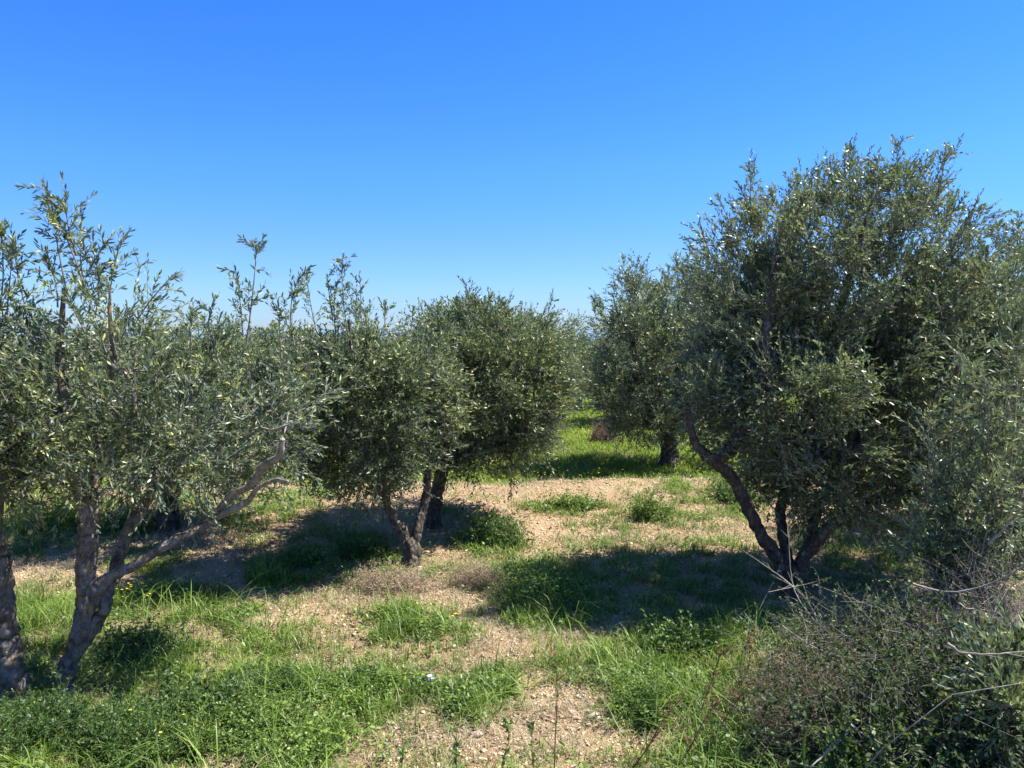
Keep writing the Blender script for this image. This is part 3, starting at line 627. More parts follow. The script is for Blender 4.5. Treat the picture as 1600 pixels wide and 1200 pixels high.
# ---- second middle olive, round crown
g = G(679, 822); dB = g[1]
st = [(PP([(678, 832, dB), (678, 812, dB), (683, 770, dB), (692, 730, dB), (700, 700, dB)]), [.10, .082, .072, .068, .065]),
      (PP([(700, 705, dB), (690, 650, dB), (690, 590, dB - .1), (700, 530, dB)]), [.06, .05, .035, .012]),
      (PP([(700, 705, dB), (730, 670, dB), (780, 610, dB), (800, 540, dB)]), [.065, .05, .04, .015]),
      (PP([(700, 712, dB), (760, 700, dB - .1), (820, 670, dB - .1), (850, 620, dB)]), [.05, .04, .03, .012]),
      (PP([(692, 732, dB), (660, 700, dB + .2), (640, 640, dB + .4), (650, 560, dB + .3)]), [.05, .045, .03, .012])]
lb = [ell(750, 600, 105, 105, dB, 1.05), ell(815, 615, 70, 95, dB + .1, .8), ell(690, 590, 80, 85, dB, .9), ell(740, 535, 80, 50, dB, .7), ell(830, 545, 40, 40, dB + .2, .5), ell(760, 700, 90, 32, dB - .1, .7, .8), ell(820, 690, 45, 35, dB, .5, .7), ell(650, 670, 50, 50, dB, .5), ell(695, 650, 55, 75, dB - .5, .5, 1.0), ell(700, 580, 60, 60, dB - .4, .5), ell(860, 590, 30, 70, dB + .3, .5)]
sp = [(P(715, 520, dB), P(712, 474, dB)), (P(760, 510, dB), P(755, 472, dB)), (P(815, 525, dB), P(812, 484, dB)), (P(690, 530, dB), P(668, 478, dB), .7), (P(785, 700, dB - .3), P(800, 775, dB - .3), .7), (P(840, 540, dB), P(852, 505, dB)), (P(735, 520, dB), P(736, 480, dB))]
olive('round crowned olive tree with dark leaning trunk just behind the middle one', g, st, lb, nclus=470, twpc=16, nl=8, leaf=(.054, .0135), spires=sp, twigL=.24, shell=.5, tint=.40)

# ---- left back olive with pale lower trunk
g = G(264, 828); dK = g[1]
st = [(PP([(264, 838, dK), (263, 805, dK), (262, 775, dK), (264, 740, dK)]), [.15, .11, .10, .10]),
      (PP([(264, 745, dK), (300, 690, dK), (340, 620, dK), (350, 560, dK)]), [.07, .055, .04, .015]),
      (PP([(264, 745, dK), (240, 690, dK), (220, 620, dK), (210, 560, dK)]), [.06, .05, .035, .012]),
      (PP([(264, 745, dK), (330, 720, dK - .1), (400, 680, dK - .2), (430, 610, dK)]), [.055, .045, .035, .012])]
lb = [ell(330, 620, 140, 75, dK, 1.1), ell(210, 630, 120, 85, dK, 1.0), ell(430, 650, 80, 75, dK, .8), ell(340, 585, 80, 36, dK + .2, .7), ell(300, 710, 160, 40, dK, .9, .8), ell(90, 660, 80, 80, dK + .2, .8)]
sp = [(P(330, 560, dK), P(350, 500, dK), .7), (P(400, 580, dK), P(408, 520, dK), .7)]
olive('olive tree with pale cleft lower trunk behind the front left one', g, st, lb, nclus=420, twpc=15, nl=8, leaf=(.056, .0135), spires=sp, twigL=.24, shell=.5, tint=.46)

# ---- right row, second tree
g = G(1046, 728); dT = g[1]
st = [(PP([(1046, 736, dT), (1046, 715, dT), (1044, 695, dT), (1042, 675, dT)]), [.18, .14, .125, .12]),
      (PP([(1042, 680, dT), (1010, 640, dT), (990, 560, dT), (985, 480, dT)]), [.12, .09, .06, .02]),
      (PP([(1042, 680, dT), (1060, 620, dT), (1060, 540, dT), (1060, 470, dT)]), [.11, .08, .06, .02])]
lb = [ell(985, 580, 55, 85, dT, 1.1), ell(1045, 590, 65, 95, dT, 1.2), ell(985, 480, 34, 60, dT, .7), ell(1005, 650, 65, 42, dT - .2, .9), ell(1075, 500, 50, 65, dT, .9), ell(955, 620, 32, 50, dT, .7), ell(1120, 600, 60, 90, dT, 1.1)]
sp = [(P(980, 450, dT), P(975, 397, dT), .9), (P(995, 460, dT), P(1000, 405, dT), .8), (P(960, 480, dT), P(962, 440, dT), .8), (P(1060, 450, dT), P(1055, 392, dT), .9), (P(1040, 480, dT), P(1040, 440, dT)), (P(945, 550, dT), P(925, 500, dT), .6), (P(1075, 440, dT), P(1076, 400, dT))]
olive('tall narrow topped olive tree next in the right row with short black trunk', g, st, lb, nclus=330, twpc=13, nl=8, leaf=(.066, .018), shape='quad', spires=sp, twigL=.30, shell=.5, tint=.44)

# ---- olive filling the right edge
dE = 8.6; b0 = P(1640, 700, dE)
gx = b0[0]; gz = float(height0(gx, dE))
st = [([(gx, dE, gz - .1), (gx - .02, dE, gz + .35), (gx - .1, dE, gz + .8)], [.16, .13, .12]),
      ([(gx - .1, dE, gz + .75), (gx - .5, dE, gz + 1.4), (gx - .8, dE, gz + 2.4), (gx - .8, dE, gz + 3.2)], [.08, .06, .04, .015]),
      ([(gx - .1, dE, gz + .75), (gx + .4, dE, gz + 1.5), (gx + .5, dE, gz + 2.6)], [.08, .06, .02])]
lb = [ell(1570, 520, 120, 150, dE, 1.1), ell(1660, 560, 130, 120, dE, 1.1), ell(1560, 680, 130, 90, dE, 1.0), ell(1680, 650, 130, 120, dE, 1.0), ell(1620, 790, 110, 50, dE, .7, .8)]
sp = [(P(1590, 400, dE), P(1594, 335, dE)), (P(1560, 420, dE), P(1556, 345, dE), .8), (P(1535, 430, dE), P(1532, 365, dE), .8)]
olive('olive tree half cut off by the right edge behind the tallest one', (gx, dE), st, lb, nclus=420, twpc=14, nl=8, leaf=(.056, .0135), spires=sp, twigL=.27, shell=.5, tint=.45)

# ---- further trees: two patterns, copied with their parts
def generic(seed, label, loc):
    global rng
    keep = rng; rng = np.random.default_rng(seed)
    z0 = float(height0(loc[0], loc[1])); o = np.array([loc[0], loc[1], z0])
    st = [([o + (0, 0, -.15), o + (.03, 0, .3), o + (0, .04, .6)], [.19, .15, .14])]
    for k in range(4):
        a_ = k * 1.57 + rng.uniform(-.4, .4); c, s = math.cos(a_), math.sin(a_)
        st.append(([o + (0, 0, .55), o + (c * .35, s * .35, 1.0), o + (c * .75, s * .75, 1.6), o + (c * .8, s * .8, 2.2)], [.08, .06, .04, .015]))
    lb = []
    for k in range(8):
        a_ = rng.uniform(0, 6.28); r = rng.uniform(.3, .85); lb.append((o + (math.cos(a_) * r, math.sin(a_) * r, rng.uniform(1.2, 2.1)), np.array([.85, .85, .62]) * rng.uniform(.8, 1.15), 1.0))
    lb.append((o + (0, 0, 1.7), np.array([1.2, 1.2, .8]), 1.0)); lb.append((o + (0, 0, 1.0), np.array([1.3, 1.3, .35]), .7))
    sp = []
    for k in range(7):
        a_ = rng.uniform(0, 6.28); r = rng.uniform(0, .9); q = o + (math.cos(a_) * r, math.sin(a_) * r, 2.1); sp.append((q, q + (rng.normal(0, .08), rng.normal(0, .08), rng.uniform(.3, .6)), .8))
    t = olive(label, loc, st, lb, nclus=230, twpc=11, nl=7, leaf=(.075, .022), shape='quad', spires=sp, twigL=.30, shell=.45, tint=.46, group='further olive trees of the grove')
    rng = keep; return t
def copy_tree(t, loc, rz, sc, label):
    r = t.copy(); COL.objects.link(r); r['label'] = label
    r.location = (loc[0], loc[1], float(height0(loc[0], loc[1])) - .03); r.rotation_euler = (0, 0, rz); r.scale = (sc[0], sc[0], sc[1])
    for ch in t.children:
        c = ch.copy(); COL.objects.link(c); c.parent = r
    return r
F = [((-.25, 15.0), 1.05, .98, 'third olive tree of the row left of the green aisle'),
     ((.45, 21.0), 1.1, 1.0, 'fourth olive tree of the row left of the green aisle'),
     ((1.0, 27.5), 1.1, .95, 'fifth olive tree of the row left of the green aisle'),
     ((2.15, 24.5), .62, .62, 'small low olive tree in line with the left row where the aisle narrows'),
     ((2.9, 33.0), 1.3, .98, 'small hazy olive tree closing the far end of the green aisle'),
     ((3.75, 19.6), 1.1, 1.35, 'third olive tree of the row right of the green aisle'),
     ((4.3, 26.5), 1.1, 1.2, 'fourth olive tree of the row right of the green aisle'),
     ((5.0, 33.5), 1.1, 1.0, 'fifth olive tree of the row right of the green aisle'),
     ((1.7, 34), 1.1, .95, 'sixth olive tree of the row left of the green aisle')]
HID = [((-4.4, 15.2), 1.15, 1.0), ((-4.2, 21.8), 1.15, 1.0), ((-3.8, 28.5), 1.2, 1.0), ((-3.4, 35), 1.2, 1.0), ((-9.2, 12.6), 1.15, 1.0), ((-9.0, 19.0), 1.2, 1.05), ((-8.7, 26.0), 1.2, 1.0), ((-8.5, 33), 1.2, 1.0),
       ((-13.6, 17.5), 1.2, 1.05), ((-13.5, 25), 1.2, 1.0), ((-13.4, 33), 1.2, 1.0), ((-18.6, 27), 1.2, 1.0), ((-19, 36), 1.2, 1.0), ((-24, 35), 1.3, 1.0), ((7.9, 14.2), 1.2, 1.2), ((8.3, 21), 1.2, 1.2),
       ((8.8, 28), 1.2, 1.1), ((12.8, 18), 1.2, 1.1), ((13.2, 26), 1.2, 1.1), ((18, 27), 1.2, 1.1), ((-6.6, 42), 1.3, 1.0), ((-14, 43), 1.3, 1.0), ((0.0, 42), 1.3, 1.0), ((7, 41), 1.3, 1.0)]
ga = generic(5, F[0][3], F[0][0]); gb = generic(9, F[1][3], F[1][0])
ga.scale = (F[0][1], F[0][1], F[0][2]); gb.scale = (F[1][1], F[1][1], F[1][2])
for i, (loc, a_, b_, lab) in enumerate(F[2:]): copy_tree((ga, gb)[i % 2], loc, rng.uniform(0, 6.28), (a_, b_), lab)
for i, (loc, a_, b_) in enumerate(HID):
    t = copy_tree((ga, gb)[i % 2], loc, rng.uniform(0, 6.28), (a_, b_ * rng.uniform(.84, .97)), 'background olive tree in the dense mass ' + ('left of the aisle, beyond the front trees' if loc[0] < 1 else 'right of the aisle, beyond the front trees'))
    t['group'] = 'background olive trees ' + ('left' if loc[0] < 1 else 'right')

# ------------------------------------------------------------------ shrubs
def shrub(name, label, cat, px, py, d, rad, nst, leafn, leaf, lmat, tmat, twr=.003, zc=None, group=None, broad='broad', curly=.3, up=.7, tint=.4, extra=None, density_low=True):
    """tangle of stems rising from the ground inside an ellipsoid, with small leaves"""
    c = P(px, py, d); gz = float(height(c[0], c[1])); b0 = np.array([c[0], c[1], gz])
    rt = root(name, b0, label, cat, group); rad = np.array(rad)
    tw, lf = Acc(), Acc(); K = 6
    foot = b0 + np.stack([rng.normal(0, rad[0] * .38, nst), rng.normal(0, rad[1] * .38, nst), np.zeros(nst)], 1)
    foot[:, 2] = height(foot[:, 0], foot[:, 1])
    dd = rdir(nst); dd[:, 2] = np.abs(dd[:, 2]) * .9 + .05; tip = b0 + dd * rad * rng.uniform(.55, 1.08, (nst, 1))
    tt = np.linspace(0, 1, K)[None, :, None]; bow = rng.normal(0, curly * .5, (nst, 1, 3)) * np.linalg.norm(tip - foot, axis=1)[:, None, None]
    pts = foot[:, None] + (tip - foot)[:, None] * tt + bow * np.sin(tt * np.pi) + rng.normal(0, .012, (nst, K, 3)) * (tt > 0); pts[:, 1:, 2] = np.maximum(pts[:, 1:, 2], foot[:, None, 2] + .01)
    thin_tubes(tw, pts, np.linspace(twr, twr * .3, K)[None] * rng.uniform(.6, 1.4, (nst, 1)), sides=4)
    ns = nst * 5; si = rng.integers(0, nst, ns); ki = rng.integers(1, K, ns); p0 = pts[si, ki]
    sd2 = nrm(rdir(ns) + nrm(tip - foot)[si] * .8 + np.array([0, 0, .25])); L = rng.uniform(.08, .28, ns) * max(rad) ** .5
    t3 = np.linspace(0, 1, 4)[None, :, None]; q = p0[:, None] + (sd2 * L[:, None])[:, None] * t3 + rng.normal(0, .09, (ns, 1, 3)) * L[:, None, None] * np.sin(t3 * 2.6)
    thin_tubes(tw, q, np.linspace(twr * .5, twr * .2, 4)[None] * np.ones((ns, 1)), sides=3)
    t_o = tw.build('stems', tmat, rt, origin=b0)
    if leafn:
        j = rng.integers(0, ns, leafn); k = rng.integers(0, 4, leafn); bp = q[j, k] + rng.normal(0, .006, (leafn, 3))
        ld = nrm(sd2[j] * .5 + rdir(leafn)); leaves(lf, bp, ld, rdir(leafn) + np.array([0, 0, .8]), leaf[0] * rng.uniform(.5, 1.2, leafn), leaf[1] * rng.uniform(.6, 1.2, leafn),
            np.clip(rng.normal(tint, .17, leafn) + .2 * (fbm(bp[:, 0] * 3, bp[:, 1] * 3 + bp[:, 2] * 3, 2, 5) - .4), 0, .97), broad, .15)
        lf.build('foliage', lmat, rt, origin=b0)
    return rt
# bottom right mass of scrub
shrub('scrub_bush', 'dark leafy scrub filling the bottom right corner', 'bush', 1500, 1120, 3.7, (1.0, .6, .86), 420, 60000, (.026, .013), SHRUB, TWIG, tint=.45)
shrub('scrub_bush', 'grey green tangled scrub between the big olive base and the corner', 'bush', 1380, 1040, 4.6, (.9, .6, .74), 720, 46000, (.020, .009), SHRUB, DTWIG, tint=.66)
shrub('scrub_bush', 'brownish half dead scrub left of the dark corner bush', 'bush', 1270, 1100, 4.15, (.48, .4, .50), 420, 9000, (.016, .008), SHRUB, BTWIG, tint=.55, twr=.0022)
shrub('scrub_bush', 'leafy low bush in the shade at the bottom edge right of centre', 'bush', 1400, 1190, 3.45, (.5, .35, .42), 200, 18000, (.028, .016), WEED, GSTEM, tint=.3)
shrub('brushwood_heap', 'heap of dead pale grey twigs at the right edge', 'brushwood', 1560, 980, 4.5, (.55, .4, 1.0), 900, 0, (.02, .01), SHRUB, DTWIG, twr=.0035, curly=.5)
# fresh shoots at right edge
def sapling(label, px, py, d, tips, nl=10, leaf=(.055, .012), seed=0, tint=.5):
    c = P(px, py, d); b0 = np.array([c[0], c[1], float(height(c[0], c[1]))]); rt = root('olive_shoots', b0, label, 'olive shoots', 'young olive shoots at the right')
    br, lf = Acc(), Acc()
    for (tx, ty, td) in tips:
        tip = P(tx, ty, td); tt = np.linspace(0, 1, 8)[:, None]; line = b0 + (tip - b0) * tt + rng.normal(0, .05, 3) * np.sin(tt * np.pi) * 1.2 + np.array([0, 0, .12]) * np.sin(tt * np.pi)
        thin_tubes(br, line[None], np.linspace(.011, .003, 8)[None], sides=6)
        n = 80; ts = rng.uniform(.22, 1, n); pp = b0 + (tip - b0) * ts[:, None] + np.array([0, 0, .12]) * np.sin(ts * np.pi)[:, None]
        dd = nrm(tip - b0) * .7 + rdir(n) * .9; spray(lf, br, pp, dd, rng.uniform(.14, .36, n), nl, leaf[0], leaf[1], 'long', tint0=tint)
    br.build('stems', DTWIG, rt, origin=b0, smooth=True); lf.build('foliage', OLIVE, rt, origin=b0)
sapling('young olive shoots with pale stems rising in front of the right edge trees', 1500, 1010, 5.0, [(1450, 640, 5.1), (1500, 560, 5.1), (1545, 600, 4.9), (1590, 540, 5.0), (1480, 760, 4.9), (1560, 760, 4.7), (1620, 680, 4.8), (1435, 830, 4.9), (1600, 860, 4.6)])
sapling('low olive shoots hanging over the dark corner scrub at the far right', 1640, 1120, 3.6, [(1545, 1040, 3.5), (1570, 1100, 3.3), (1510, 1090, 3.5), (1590, 1000, 3.6)], leaf=(.058, .013), tint=.42)
# bare dead sticks
def stick(label, pts, r, name='dead_branch', mat=PTWIG, twigs=6):
    pts = [np.array(p_) for p_ in pts]; b0 = pts[0]; rt = root(name, b0, label, 'dead branch', 'bare dead branches in the scrub'); a = Acc()
    p_, r_ = limb(a, pts, np.linspace(r, r * .35, len(pts)), sides=7, knob=.16, n=7, jit=1.6, seed=int(rng.integers(99)))
    a.build('stem', mat, rt, smooth=True, origin=b0)
    if twigs:
        n = twigs; i = rng.integers(2, len(p_), n); L = rng.uniform(.05, .18, n); q = p_[i][:, None] + (nrm(rdir(n) + (pts[-1] - pts[0]) / np.linalg.norm(pts[-1] - pts[0]))[:, None] * L[:, None, None]) * np.linspace(0, 1, 4)[None, :, None]
        for k_ in range(n):
            b = Acc(); thin_tubes(b, q[k_:k_ + 1], np.linspace(r * .35, r * .12, 4)[None], sides=4); b.build('twig', mat, rt, origin=b0)
stick('long thin pale twig rising from the shaded base of the largest olive', PP([(1330, 1075, 4.5), (1285, 990, 4.7), (1250, 940, 4.9), (1237, 905, 5), (1232, 840, 5.1)]), .006, twigs=10)
stick('pale twig arching left across the shade below the largest olive', PP([(1285, 990, 4.7), (1262, 940, 4.8), (1225, 905, 4.85), (1190, 880, 4.9)]), .006, twigs=9)
stick('straight pale stick slanting up at the right edge over the shadows', PP([(1545, 850, 4.4), (1575, 818, 4.3), (1620, 770, 4.2)]), .008, twigs=2)
stick('bent pale stick crossing the brushwood heap', PP([(1425, 912, 4.3), (1480, 925, 4.2), (1540, 915, 4.1), (1610, 880, 4.0)]), .007, twigs=5)
stick('horizontal bleached branch in front of the dark corner scrub', PP([(1480, 1005, 3.4), (1505, 1020, 3.35), (1545, 1022, 3.3), (1610, 1018, 3.3)]), .007, twigs=5)
stick('bleached cut branch pointing down at the bottom edge', PP([(1325, 1142, 3.5), (1295, 1170, 3.45), (1262, 1205, 3.4)]), .008, twigs=0)
stick('short bleached branch lying right of the cut one at the bottom', PP([(1328, 1132, 3.5), (1355, 1150, 3.45), (1386, 1167, 3.4)]), .006, twigs=0)
stick('thin grey twig crossing the brown scrub', PP([(1222, 978, 4.5), (1262, 1005, 4.4), (1310, 1025, 4.3), (1390, 1032, 4.1)]), .005, twigs=8)
stick('grey twig reaching over the scrub centre', PP([(1360, 1085, 3.9), (1400, 1060, 3.9), (1440, 1034, 3.9)]), .005, twigs=6)
# other bushes and clumps
shrub('low_bush', 'dark green low bush in the shade right of the twin trunked olive', 'bush', 775, 855, 8.2, (.42, .3, .36), 90, 5200, (.035, .014), WEED, GSTEM, tint=.25)
shrub('weed_clump', 'bright green weed clump at the left rim of the big shadow', 'weed', 845, 935, 6.5, (.42, .35, .26), 120, 7000, (.030, .014), WEED, GSTEM, tint=.62)
shrub('weed_clump', 'blue green thistle clump right of centre behind the straw patch', 'weed', 1020, 800, 9.2, (.30, .25, .34), 60, 2600, (.04, .014), WEED, GSTEM, tint=.55)
shrub('weed_clump', 'dark green leafy clump at the front rim of the big shadow', 'weed', 1065, 1005, 5.3, (.32, .2, .22), 90, 5200, (.028, .014), WEED, GSTEM, tint=.35)
shrub('weed_clump', 'green clump beneath the front left limb beside the pale cleft trunk', 'weed', 205, 815, 8.6, (.4, .3, .34), 60, 2800, (.04, .016), WEED, GSTEM, tint=.4)
shrub('weed_clump', 'yellow green flowering clump behind the front left trunk', 'weed', 85, 815, 8.8, (.6, .35, .36), 90, 4200, (.04, .014), MEADOW, GSTEM, tint=.55)
shrub('dry_bush', 'small round reddish brown dry bush under the second right row olive', 'dry bush', 944, 693, 15.5, (.36, .3, .5), 240, 1600, (.04, .008), DRY, BTWIG, tint=.15, twr=.006, curly=.12)
shrub('weed_clump', 'tall dark weeds growing in front of the front left trunk', 'weed', 300, 1115, 4.4, (.38, .25, .24), 90, 5200, (.03, .014), WEED, GSTEM, tint=.22)
shrub('weed_clump', 'grey green dried weed clump in front of the middle olive', 'weed', 610, 935, 6.7, (.45, .25, .16), 150, 5200, (.030, .004), DRY, BTWIG, tint=.4, twr=.0016)
shrub('weed_clump', 'brown dried weed clump left of the bright green clump', 'weed', 745, 925, 6.8, (.3, .2, .16), 130, 3800, (.030, .004), DRY, BTWIG, tint=.3, twr=.0016)
for (px, py, d, rad, nst, nlf, lf_, tn, lab) in [
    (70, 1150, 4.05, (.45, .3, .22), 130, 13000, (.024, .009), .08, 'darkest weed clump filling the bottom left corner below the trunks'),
    (215, 1160, 4.0, (.36, .28, .17), 110, 10000, (.021, .009), .25, 'leafy green weed clump right of the dark bottom left corner'),
    (425, 1075, 4.7, (.30, .22, .15), 90, 7000, (.020, .009), .2, 'dark weed clump at the front rim of the soil left of centre'),
    (380, 1150, 4.15, (.34, .26, .11), 100, 8000, (.022, .009), .5, 'light green leafy weed clump in the grass left of the front rosettes'),
    (480, 1175, 4.0, (.25, .2, .11), 60, 3600, (.026, .013), .7, 'yellowish green weed clump at the bottom edge left of the short stalk'),
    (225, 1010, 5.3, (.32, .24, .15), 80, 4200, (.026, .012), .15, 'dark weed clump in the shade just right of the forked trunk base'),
    (560, 1075, 4.75, (.26, .2, .13), 70, 4200, (.028, .012), .45, 'mid green weed clump at the left end of the front green band'),
    (1000, 1085, 4.6, (.28, .22, .12), 70, 4200, (.024, .011), .6, 'fresh green weed clump in the grass left of the rusty stalks'),
    (1010, 1120, 4.4, (.18, .14, .12), 50, 2200, (.028, .012), .2, 'small dark weed tuft on the bare soil right of the tall reddish stalk'),
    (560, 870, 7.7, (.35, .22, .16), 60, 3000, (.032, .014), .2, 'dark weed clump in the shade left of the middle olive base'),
    (470, 895, 7.3, (.3, .2, .12), 60, 2400, (.030, .014), .3, 'low weed clump at the left end of the middle olive shadow'),
    (900, 790, 9.6, (.45, .15, .10), 60, 3000, (.034, .014), .65, 'flat green weed strip on the soil behind the bright clump'),
    (1150, 775, 10.0, (.5, .3, .25), 80, 3600, (.04, .014), .3, 'dark grey green weed patch behind the left stem of the largest olive'),
    (1420, 875, 7.6, (.4, .2, .14), 70, 3000, (.032, .014), .6, 'sunny green weed clump right of the largest olive base')]:
    shrub('weed_clump', lab, 'weed', px, py, d, rad, nst, nlf, lf_, WEED, GSTEM, tint=tn, twr=.0022)
# broad leaved rosette
def rosette(label, px, py, n, L, W, mat=WEED, tint=.65, el=(.15, .9), name='broadleaf_plant'):
    g = G(px, py); rt = root(name, g, label, 'plant', 'broad leaved plants'); a = Acc(); az = rng.uniform(0, 6.28, n); e = rng.uniform(*el, n)
    d = np.stack([np.cos(az) * np.cos(e), np.sin(az) * np.cos(e), np.sin(e)], 1); b = g + np.stack([np.cos(az), np.sin(az), np.zeros(n)], 1) * rng.uniform(0, .05, (n, 1)) + np.array([0, 0, .01])
    leaves(a, b, d, np.array([0, 0, 1.]) + rdir(n) * .2, L * rng.uniform(.5, 1.1, n), W * rng.uniform(.7, 1.2, n), np.clip(rng.normal(tint, .15, n), 0, 1), 'broad', .25)
    a.build('foliage', mat, rt, origin=g); return rt
rosette('light green broad leaved rosette on the grass band at front centre', 775, 1082, 46, .16, .05)
rosette('smaller light green rosette left of the front centre one', 700, 1090, 30, .13, .045)
rosette('rosette of long leaves at the bottom left in the grass', 300, 1175, 26, .16, .04, tint=.4)
rosette('leafy rosette at the bottom right of centre beneath the cut branch', 1330, 1192, 18, .14, .07, tint=.45)
rosette('pale spiny silver thistle leaves at the rim of the scrub', 1180, 985, 16, .17, .018, SILVER, .5, (.3, 1.2), 'thistle_plant')
# upright thin weeds in the foreground
def stalk(label, px, ptop, d, pbot_shift=0, mat=RTWIG, lmat=WEED, nb=7, nleaf=60, r=.004, leaf=(.03, .012), seedhead=False, lean=0, name='weed_stalk', cat='weed'):
    top = P(px + lean, ptop, d); x0 = P(px, ptop, d)[0] + pbot_shift; b0 = np.array([x0, d, float(height(x0, d))])
    rt = root(name, b0, label, cat, 'upright weed stalks in the foreground'); a, lf = Acc(), Acc()
    pts = [b0, b0 + (top - b0) * .35 + (rng.normal(0, .01), 0, 0), b0 + (top - b0) * .7 + (rng.normal(0, .012), 0, 0), top]
    p_, r_ = limb(a, pts, [r, r * .85, r * .6, r * .25], sides=6, knob=.05, n=6, seed=3)
    H = top[2] - b0[2]
    i = rng.integers(len(p_) // 4, len(p_) - 1, nb); L = rng.uniform(.10, .30, nb) * H; dirs = nrm(rdir(nb) * np.array([1, 1, .2]) + np.array([0, 0, .9]))
    q = p_[i][:, None] + (dirs * L[:, None])[:, None] * np.linspace(0, 1, 4)[None, :, None]
    thin_tubes(a, q, np.linspace(r * .5, r * .2, 4)[None] * np.ones((nb, 1)), sides=4); a.build('stem', mat, rt, smooth=True, origin=b0)
    allp = np.concatenate([p_[len(p_) // 6:]] + [q.reshape(-1, 3)] * 2)
    if seedhead: allp = np.concatenate([p_[len(p_) // 2:]] * 2 + [q.reshape(-1, 3)] * 2)
    j = rng.integers(0, len(allp), nleaf)
    leaves(lf, allp[j] + rng.normal(0, .008 if seedhead else .003, (nleaf, 3)), rdir(nleaf) + np.array([0, 0, .3]), rdir(nleaf), leaf[0] * rng.uniform(.4, 1.2, nleaf), leaf[1] * rng.uniform(.5, 1.2, nleaf), rng.beta(2, 2, nleaf), 'broad', .2)
    lf.build('seed_head' if seedhead else 'foliage', lmat, rt, origin=b0)
stalk('tall thin reddish weed stalk standing alone at the bottom centre', 866, 1003, 3.6, .0, nleaf=110, nb=9)
stalk('short weed stalk near the bottom edge left of centre', 625, 1130, 3.6, 0, GSTEM, nleaf=60, nb=4)
stalk('dark leafy stalk at the bottom edge between the two rosettes and the tall stalk', 713, 1140, 3.5, 0, GSTEM, nleaf=90, nb=6)
stalk('thin stalk just left of the tall reddish stalk', 832, 1128, 3.55, 0, RTWIG, nleaf=60, nb=5)
stalk('leafy stalk at the bottom edge right of the dark leafy one', 790, 1120, 3.65, 0, GSTEM, nleaf=80, nb=6)
for (px, top, d, sh, lean, lab) in [(1060, 1085, 3.75, -.28, 10, 'rusty brown dock stalk leaning right at the bottom, the leftmost'), (1110, 1090, 3.8, -.20, 14, 'rusty brown dock stalk leaning right, the middle one'),
                                    (1165, 1060, 4.0, -.25, 12, 'rusty brown dock stalk leaning right beside the brown scrub'), (1120, 1020, 4.3, -.12, 6, 'upright rusty dock stalk behind the leaning ones'), (1165, 1000, 4.5, -.05, 4, 'short rusty dock stalk at the edge of the dark clump')]:
    stalk(lab, px, top, d, sh, RTWIG, DOCK, nb=9, nleaf=420, r=.004, leaf=(.010, .006), seedhead=True, lean=lean, name='dock_stalk')
# arching reed like blades
def arch(label, pxs, d):
    pts = np.array(PP(pxs, d)); c = catmull(pts, 8); K = len(c); b0 = c[0]; a = Acc(); tan = nrm(np.gradient(c, axis=0)); s = nrm(np.cross(tan, np.array([0, 1., .3])))
    wd = .008 * np.sin(np.linspace(.5, 3.05, K))[:, None]; v = np.stack([c + s * wd, c, c - s * wd], 1); v[:, 1, 1] += .003; idx = np.arange(K * 3).reshape(K, 3)
    a.add(v.reshape(-1, 3), np.concatenate([np.stack([idx[:-1, k], idx[:-1, k + 1], idx[1:, k + 1], idx[1:, k]], -1) for k in (0, 1)]), .35)
    o = a.build('reed_blade', WEED, origin=b0); o.location = tuple(b0); tag(o, label, 'grass blade')
arch('long folded reed blade arching over at the bottom edge beside the cut branch', [(1259, 1230), (1256, 1160), (1268, 1136), (1290, 1146), (1312, 1172)], 3.45)

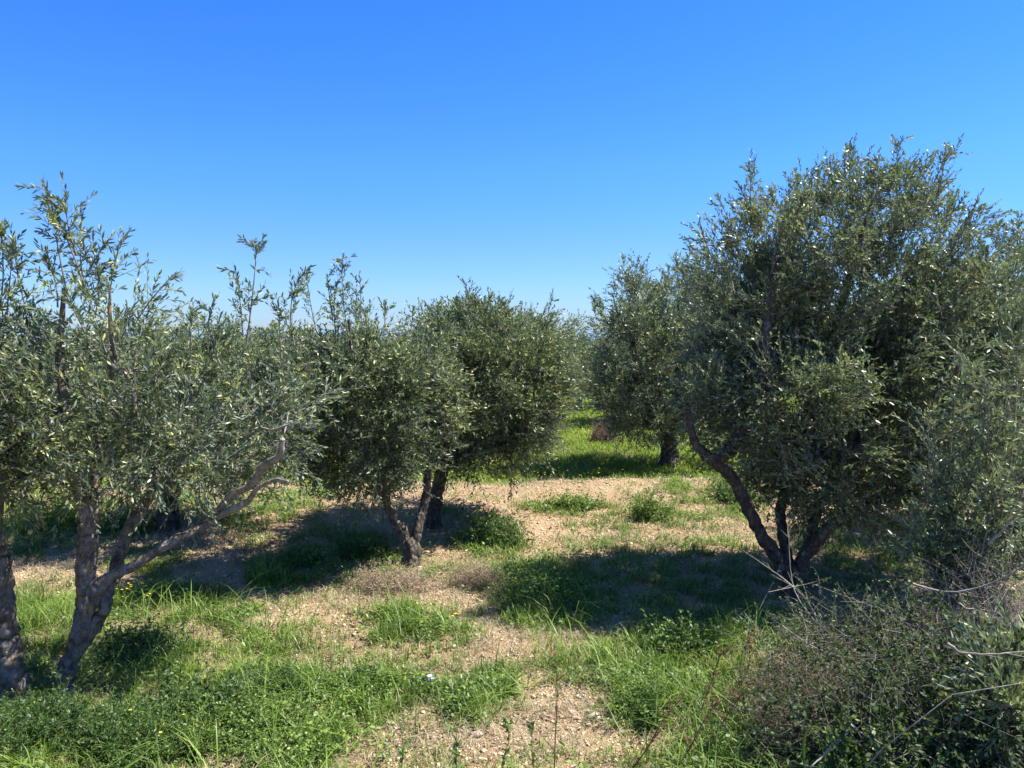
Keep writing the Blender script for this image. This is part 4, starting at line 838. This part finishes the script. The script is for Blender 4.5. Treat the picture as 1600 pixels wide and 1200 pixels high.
# ------------------------------------------------------------------ flowers
def flowers(acc, p, r, mat_t=.5, npet=5):
    n = len(p)
    for k in range(npet):
        az = k * 2 * np.pi / npet + rng.uniform(0, .3, n); d = np.stack([np.cos(az), np.sin(az), np.full(n, .35)], 1); leaves(acc, p, d, np.array([0, 0, 1.]) + np.zeros((n, 3)), r * np.ones(n), r * .9 * np.ones(n), rng.uniform(0, 1, n), 'quad', .1)
fl = Acc()
for y0, y1, dens, r in [(10.8, 17, 16, .014), (17, 28, 6.0, .022)]:
    x, y, z = scatter(y0, y1, dens, .72, 1); k = (fbm(x * .9, y * .9, 2, 41) > .42) & (np.abs(x) < 12); x, y, z = x[k], y[k], z[k]
    flowers(fl, np.stack([x, y, z + rng.uniform(.08, .17, len(x))], 1), r)
o = fl.build('meadow_flowers', PETAL); o['kind'] = 'stuff'; o['label'] = 'tiny yellow flowers scattered over the aisle meadow'; o['category'] = 'flowers'
def flower_patch(label, px, py, rx, ry, n, r, h0):
    c = G(px, py); rt = root('yellow_flowers', c, label, 'flowers', 'patches of yellow wildflowers'); a, b = Acc(), Acc()
    q = np.array([G(px + rng.normal(0, rx), py + rng.normal(0, ry)) for _ in range(n)]); top = q + np.stack([rng.normal(0, .02, n), rng.normal(0, .02, n), rng.uniform(.6, 1.1, n) * h0], 1)
    flowers(a, top, r); thin_tubes(b, np.stack([q, (q + top) / 2, top], 1), np.full((n, 3), .0015)); a.build('petals', PETAL, rt, origin=c); b.build('stems', GSTEM, rt, origin=c)
flower_patch('yellow wildflowers in the grass right of the forked left trunk', 195, 945, 22, 6, 34, .014, .16)
flower_patch('yellow wildflowers in the sunny clump behind the front left trunk', 70, 800, 26, 9, 40, .020, .36)
flower_patch('single yellow flowers in the grass at the bottom left', 285, 1160, 40, 14, 6, .012, .16)
flower_patch('yellow flower at the lower edge of the green tuft near the centre', 708, 972, 4, 2, 4, .013, .08)
def one_flower(label, px, py, h):
    g = G(px, py); rt = root('pale_flower', g, label, 'flower'); a, b = Acc(), Acc(); t = g + (0, 0, h); flowers(a, np.array([t, t + (.02, .01, -.02), t + (-.015, 0, -.03)]), .022, npet=6)
    thin_tubes(b, np.array([[g, (g + t) / 2 + (.004, 0, 0), t]]), np.full((1, 3), .002)); a.build('petals', WHITEP, rt, origin=g); b.build('stem', GSTEM, rt, origin=g)
one_flower('pale blue white wildflower alone in the grass at front centre', 672, 1078, .10)
